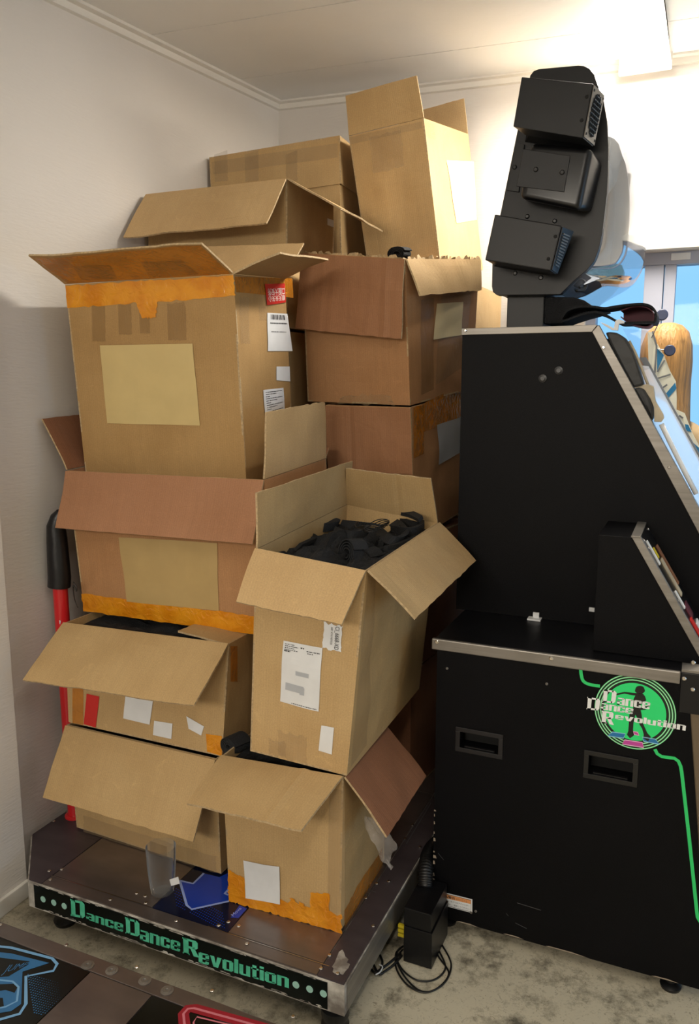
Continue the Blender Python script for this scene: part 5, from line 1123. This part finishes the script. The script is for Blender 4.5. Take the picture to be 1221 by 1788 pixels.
# curved visor between the plates
vp = bez([(p.x, 0, p.z) for p in pp[7:19]], 4); V, F = [], []; ny = 10
for j in range(ny + 1):
    s = j / ny; bul = .09 * math.sin(PI * s) ** .6
    for i, p in enumerate(vp):
        k = math.sin(PI * i / (len(vp) - 1)) ** .5
        V.append((p.x + bul * k, YH + .03 + s * .67, p.z - (bul * .35 * (1 - abs(2 * i / (len(vp) - 1) - 1)) if i > len(vp) / 2 else 0)))
n = len(vp)
for j in range(ny):
    for i in range(n - 1): F.append((j * n + i, j * n + i + 1, (j + 1) * n + i + 1, (j + 1) * n + i))
link('visor', V, F, 'visor', cb, smooth=True)
nk = G().box(-.562, -.45, 2.47, 2.85, 1.774, 1.89); nk.make('neck', 'black_metal', cb, bevel=.003)
def speaker(fq, rq, mirror=False):
    """fq: front face px (tl,tr,br,bl) on y=2.25; rq: rear top and bottom corner of the right face"""
    f = [on(x, y, 1, 2.25) for x, y in fq]
    rt = on(rq[0][0], rq[0][1], 2, f[1].z); rb = on(rq[1][0], rq[1][1], 2, f[2].z)
    dt = (rt - f[1]) * ((YH - 2.25) / max(.05, rt.y - f[1].y)); db = (rb - f[2]) * ((YH - 2.25) / max(.05, rb.y - f[2].y))
    bk = [f[0] + Vector((dt.x, YH - 2.25, 0)), f[1] + dt, f[2] + db, f[3] + Vector((db.x, YH - 2.25, 0))]
    if mirror:
        ym = YH + .365
        for l in (f, bk):
            for p in l: p.y = 2 * ym - p.y
    return f, bk
def spk(fq, rq, grille, mirror=False):
    f, bk = speaker(fq, rq, mirror)
    sg = -1 if mirror else 1; full = bk
    kk = [max(.3, min(1, .093 / .17)), .42][0 if grille == 'round' else 1] if grille == 'round' else .5
    bk = [a_.lerp(b_, kk) for a_, b_ in zip(f, full)]
    core = [v.lerp(sum(bk, Vector()) / 4, .12) for v in bk]; cback = [Vector((v.x - .03, YH if not mirror else 2 * (YH + .365) - YH, v.z)) for v in core]
    o = G().hexa([f[3], f[2], bk[2], bk[3], f[0], f[1], bk[1], bk[0]]).make('speaker', 'black_metal', cb, bevel=.003)
    G().hexa([core[3], core[2], cback[2], cback[3], core[0], core[1], cback[1], cback[0]]).make('speaker_mount', 'black_metal', o, bevel=.002)
    a, b, c_, d_ = f[1], bk[1], bk[2], f[2]     # right face
    n_ = (b - a).cross(d_ - a).normalized()
    if n_.x < 0: n_ = -n_
    fp = lambda s, t, h=0: (a * (1 - s) + b * s) * (1 - t) + (d_ * (1 - s) + c_ * s) * t + n_ * h
    G().prism([fp(.02, .02, .0005), fp(.98, .02, .0005), fp(.98, .98, .0005), fp(.02, .98, .0005)], n_ * .003).make('front_baffle', 'grey_metal' if grille == 'round' else 'black_metal', o, bevel=.001)
    if grille == 'round':
        ce_ = [fp(.5 + .40 * math.cos(t), .5 + .40 * math.sin(t), .0037) for t in [i * 2 * PI / 32 for i in range(32)]]
        flat('grille_opening', [ce_], 'slot', o); g = G()
        for k in range(9):
            t = .16 + k * .085; hw = math.sqrt(max(0, .16 - (t - .5) ** 2))
            g.tube([fp(.5 - hw, t, .005), fp(.5 + hw, t, .005)], .0016, 6)
        for k in range(5):
            s = .22 + k * .14; hw = math.sqrt(max(0, .16 - (s - .5) ** 2)); g.tube([fp(s, .5 - hw, .0055), fp(s, .5 + hw, .0055)], .0012, 6)
        tag(g.make('grille', 'black_plastic', o), kind=None)
        for s, t in ((.1, .1), (.9, .1), (.1, .9), (.9, .9)): G().lathe(fp(s, t, .0035), [(.004, 0), (.003, .001)], n_, 10).make('screw_hole', 'slot', o)
    else:
        g = G()
        for k in range(12):
            t = .14 + k * .062; g.prism([fp(.2, t, .0037), fp(.75, t, .0037), fp(.75, t + .03, .0037), fp(.2, t + .03, .0037)], n_ * .002)
        g.make('grille', 'grey_metal', o)
    return o
SA = ([(911, 134), (1036, 146), (1018, 241), (896, 221)], [(1056, 166), (1031, 252)])
SB = ([(864, 374), (981, 394), (962, 473), (847, 454)], [(1000, 402), (979, 485)])
spk(*SA, 'round'); spk(*SB, 'slots'); spk(*SA, 'round', True); spk(*SB, 'slots', True)
for x, y in ((1025, 169), (1016, 210), (970, 413), (958, 452)): G().lathe(on(x, y, 1, 2.2499), [(.005, 0), (.004, .0015)], NY, 10).make('bolt', 'slot', cb)
mid_ = [(925, 252), (1032, 258), (1050, 290), (1030, 372), (905, 348), (912, 300)]
for m in (False, True):
    f = [on(x, y, 1, 2.31) for x, y in ((928, 249), (1034, 257), (1012, 368), (908, 346))]
    bk = [on(x, y, 1, YH) for x, y in ((935, 262), (1054, 284), (1034, 372), (915, 350))]
    if m:
        for l in (f, bk):
            for p in l: p.y = 2 * (YH + .365) - p.y
    G().hexa([f[3], f[2], bk[2], bk[3], f[0], f[1], bk[1], bk[0]]).make('side_lamp_housing', 'black_plastic', cb, bevel=.018, seg=4, auto=60)
G().prism([on(x, y, 1, 2.306) for x, y in ((914, 260), (996, 272), (985, 335), (902, 325))], (0, .006, 0)).make('cover_plate', 'black_metal', cb, bevel=.001)
G().prism([on(x, y, 1, 2.41) for x, y in ((900, 250), (916, 252), (906, 335), (885, 332))], (0, .012, 0)).make('bracket', 'black_metal', cb, bevel=.001)
for x, y, yy in ((936, 296, 2.306), (982, 301, 2.306), (899, 292, 2.41), (921, 378, 2.42), (969, 386, 2.42), (900, 477, 2.42), (945, 485, 2.42)):
    G().lathe(on(x, y, 1, yy), [(.007, 0), (.006, .003), (.004, .004)], NY, 12).make('bolt', 'black_plastic', cb)
# bundle inside the visor's lower corner
g = G()
for k in range(4): g.tube(bez([on(1003 + k * 3, 500 + k, 1, 2.50), on(1015, 489 + k * 2, 1, 2.51), on(1024 - k, 496, 1, 2.52), on(1020, 506 - k, 1, 2.52), on(1006, 508, 1, 2.5)], 5), .004, 6)
g.make('cable_loop', 'cable', cb, smooth=True)
# ---- black fabric sleeve lying on the cabinet
sk = thing('fabric_sleeve', (-.35, 2.52, 1.776), 'folded black fabric sleeve with a maroon lining on top of the cabinet', 'sleeve')
lp = [(200, 255), (245, 195), (330, 168), (430, 166), (520, 178), (600, 166), (730, 150), (820, 150), (880, 178), (902, 235), (886, 300), (850, 330), (790, 330), (700, 308), (620, 280), (540, 235), (470, 208), (400, 212), (320, 235), (250, 262), (205, 275)]
def sv(y, pts=lp): return [on(a / kA[0] + kA[1], b / kA[0] + kA[2], 1, y) + Vector((0, 0, 0)) for a, b in pts]
path = bez(sv(2.46), 5)
path = [Vector((p.x, p.y, max(p.z, 1.781))) for p in path]
ribbon('sleeve_shell', path, (0, .12, 0), .006, 'fabric', sk)
ring = bez([on(a / kA[0] + kA[1], b / kA[0] + kA[2], 1, 2.49) for a, b in ((640, 195), (730, 168), (815, 168), (868, 195), (886, 238), (872, 290), (840, 314), (790, 312), (700, 288), (640, 240))], 5)
ribbon('lining', [Vector((p.x, p.y - .01, p.z)) for p in ring], (0, .09, 0), .003, 'maroon', sk)
G().prism([p + Vector((0, .035, 0)) for p in ring], (0, .003, 0)).make('lining', 'maroon', sk)
pr('dark_cloth', [(45, 80), (270, 80), (350, 105), (430, 160), (520, 172), (420, 205), (330, 230), (230, 262), (190, 282), (45, 284)], 2.475, .16, 'fabric', sk, .006)

# ============================================================ PERSON BEHIND THE CABINET
PYY = 3.37
hx = on(1166, 600, 1, PYY).x; top_ = on(1166, 562, 1, PYY).z
ps = thing('person', (hx, PYY, 0), 'person with long honey-blonde hair seen from behind, standing between the cabinet and the glass door', 'person')
def skin_body(name, joints, edges, mat, par, lvl=2):
    me = bpy.data.meshes.new(name); o0 = Vector(par['_o'])
    me.from_pydata([tuple(Vector(j[0]) - o0) for j in joints], edges, []); o = bpy.data.objects.new(name, me); COL.objects.link(o)
    m = o.modifiers.new('s', 'SKIN')
    for v, j in zip(me.skin_vertices[0].data, joints): v.radius = (j[1], j[2] if len(j) > 2 else j[1]); v.use_root = False
    me.skin_vertices[0].data[0].use_root = True
    s_ = o.modifiers.new('u', 'SUBSURF'); s_.levels = lvl; s_.render_levels = lvl
    bpy.context.view_layer.update(); nm = bpy.data.meshes.new_from_object(o.evaluated_get(bpy.context.evaluated_depsgraph_get()))
    bpy.data.objects.remove(o); nm.name = name; nm.materials.clear(); nm.materials.append(M[mat])
    for p in nm.polygons: p.use_smooth = True
    o = bpy.data.objects.new(name, nm); COL.objects.link(o); o.parent = par; o['_o'] = tuple(o0); return o
k = (top_ + .0) / 1.80
def J(dx, dy, z, *r): return (Vector((hx + dx * k, PYY + dy * k, z * k)),) + tuple(x * k for x in r)
# facing +y (out of the door), weight on both feet, arms hanging
j = [J(0, 0, .95, .10), J(0, 0, 1.10, .085), J(0, 0, 1.28, .09), J(0, -.01, 1.40, .07), J(0, 0, 1.49, .045), J(0, .01, 1.57, .05), J(0, .015, 1.65, .075), J(0, .01, 1.72, .065)]
e = [(0, 1), (1, 2), (2, 3), (3, 4), (4, 5), (5, 6), (6, 7)]
for s_ in (-1, 1):
    b = len(j)
    j += [J(s_ * .13, -.01, 1.37, .05), J(s_ * .19, -.01, 1.12, .038), J(s_ * .20, .02, .88, .027), J(s_ * .20, .03, .80, .026)]; e += [(3, b), (b, b + 1), (b + 1, b + 2), (b + 2, b + 3)]
    for q_, (fx_, fy_, fz_) in enumerate(((-.0, .05, .73), (-.0, .035, .715), (-.0, .02, .718), (-.0, .005, .728))): j.append(J(s_ * .20, fy_, fz_, .009)); e.append((b + 3, len(j) - 1))
    j.append(J(s_ * .175, .05, .77, .011)); e.append((b + 3, len(j) - 1))
    b = len(j)
    j += [J(s_ * .085, 0, .86, .08), J(s_ * .09, .005, .50, .055), J(s_ * .09, -.01, .10, .036), J(s_ * .095, .04, .035, .032), J(s_ * .10, .10, .03, .025)]; e += [(0, b), (b, b + 1), (b + 1, b + 2), (b + 2, b + 3), (b + 3, b + 4)]
bo = skin_body('body', j, e, 'skin', ps)
bo.data.materials.append(M['coat']); bo.data.materials.append(M['trouser'])
for p in bo.data.polygons:
    z = p.center.z / k; p.material_index = (2 if z < .84 and abs(p.center.x) < .155 * k else (1 if .84 <= z < 1.47 else 0))
g = G(); HC = Vector(J(0, -.01, 1.67)[0]); V = []; n = 28
rows = [(1.795, .02, .02), (1.785, .05, .055), (1.76, .075, .08), (1.71, .09, .095), (1.65, .094, .10), (1.58, .092, .098), (1.50, .094, .092), (1.42, .098, .085), (1.36, .092, .075), (1.33, .06, .05)]
for z, rx, ry in rows:
    for a in range(n):
        t = 2 * PI * a / n; w_ = 1 + .035 * math.sin(9 * t + z * 3) + .02 * math.sin(17 * t)
        dy = -.015 - (.045 if z < 1.5 else 0); V.append(J(math.cos(t) * rx * w_, dy + min(math.sin(t) * ry * w_, .045), z)[0])
F = [tuple(range(n))[::-1], tuple((len(rows) - 1) * n + a for a in range(n))]
for i in range(len(rows) - 1):
    for a in range(n): F.append((i * n + a, i * n + (a + 1) % n, (i + 1) * n + (a + 1) % n, (i + 1) * n + a))
hh = link('hair', V, F, 'hair', ps, smooth=True)
bm = bmesh.new(); bm.from_mesh(hh.data); bmesh.ops.recalc_face_normals(bm, faces=bm.faces); bm.to_mesh(hh.data); bm.free()
for s_ in (-1, 1): G().lathe(J(s_ * .03, .083, 1.66)[0], [(.008, -.004), (.006, .004)], (0, 1, 0), 8).make('eye', 'ink', ps)
G().tube([J(0, .08, 1.665)[0], J(0, .108, 1.63)[0], J(0, .085, 1.62)[0]], [.008, .012, .006], 8).make('nose', 'skin', ps, smooth=True)
G().tube([J(-.022, .078, 1.595)[0], J(0, .086, 1.593)[0], J(.022, .078, 1.595)[0]], .005, 6).make('mouth', simple('rose_lips', (176, 92, 88), .5), ps, smooth=True)

for o in bpy.data.objects:
    if '_o' in o: del o['_o']
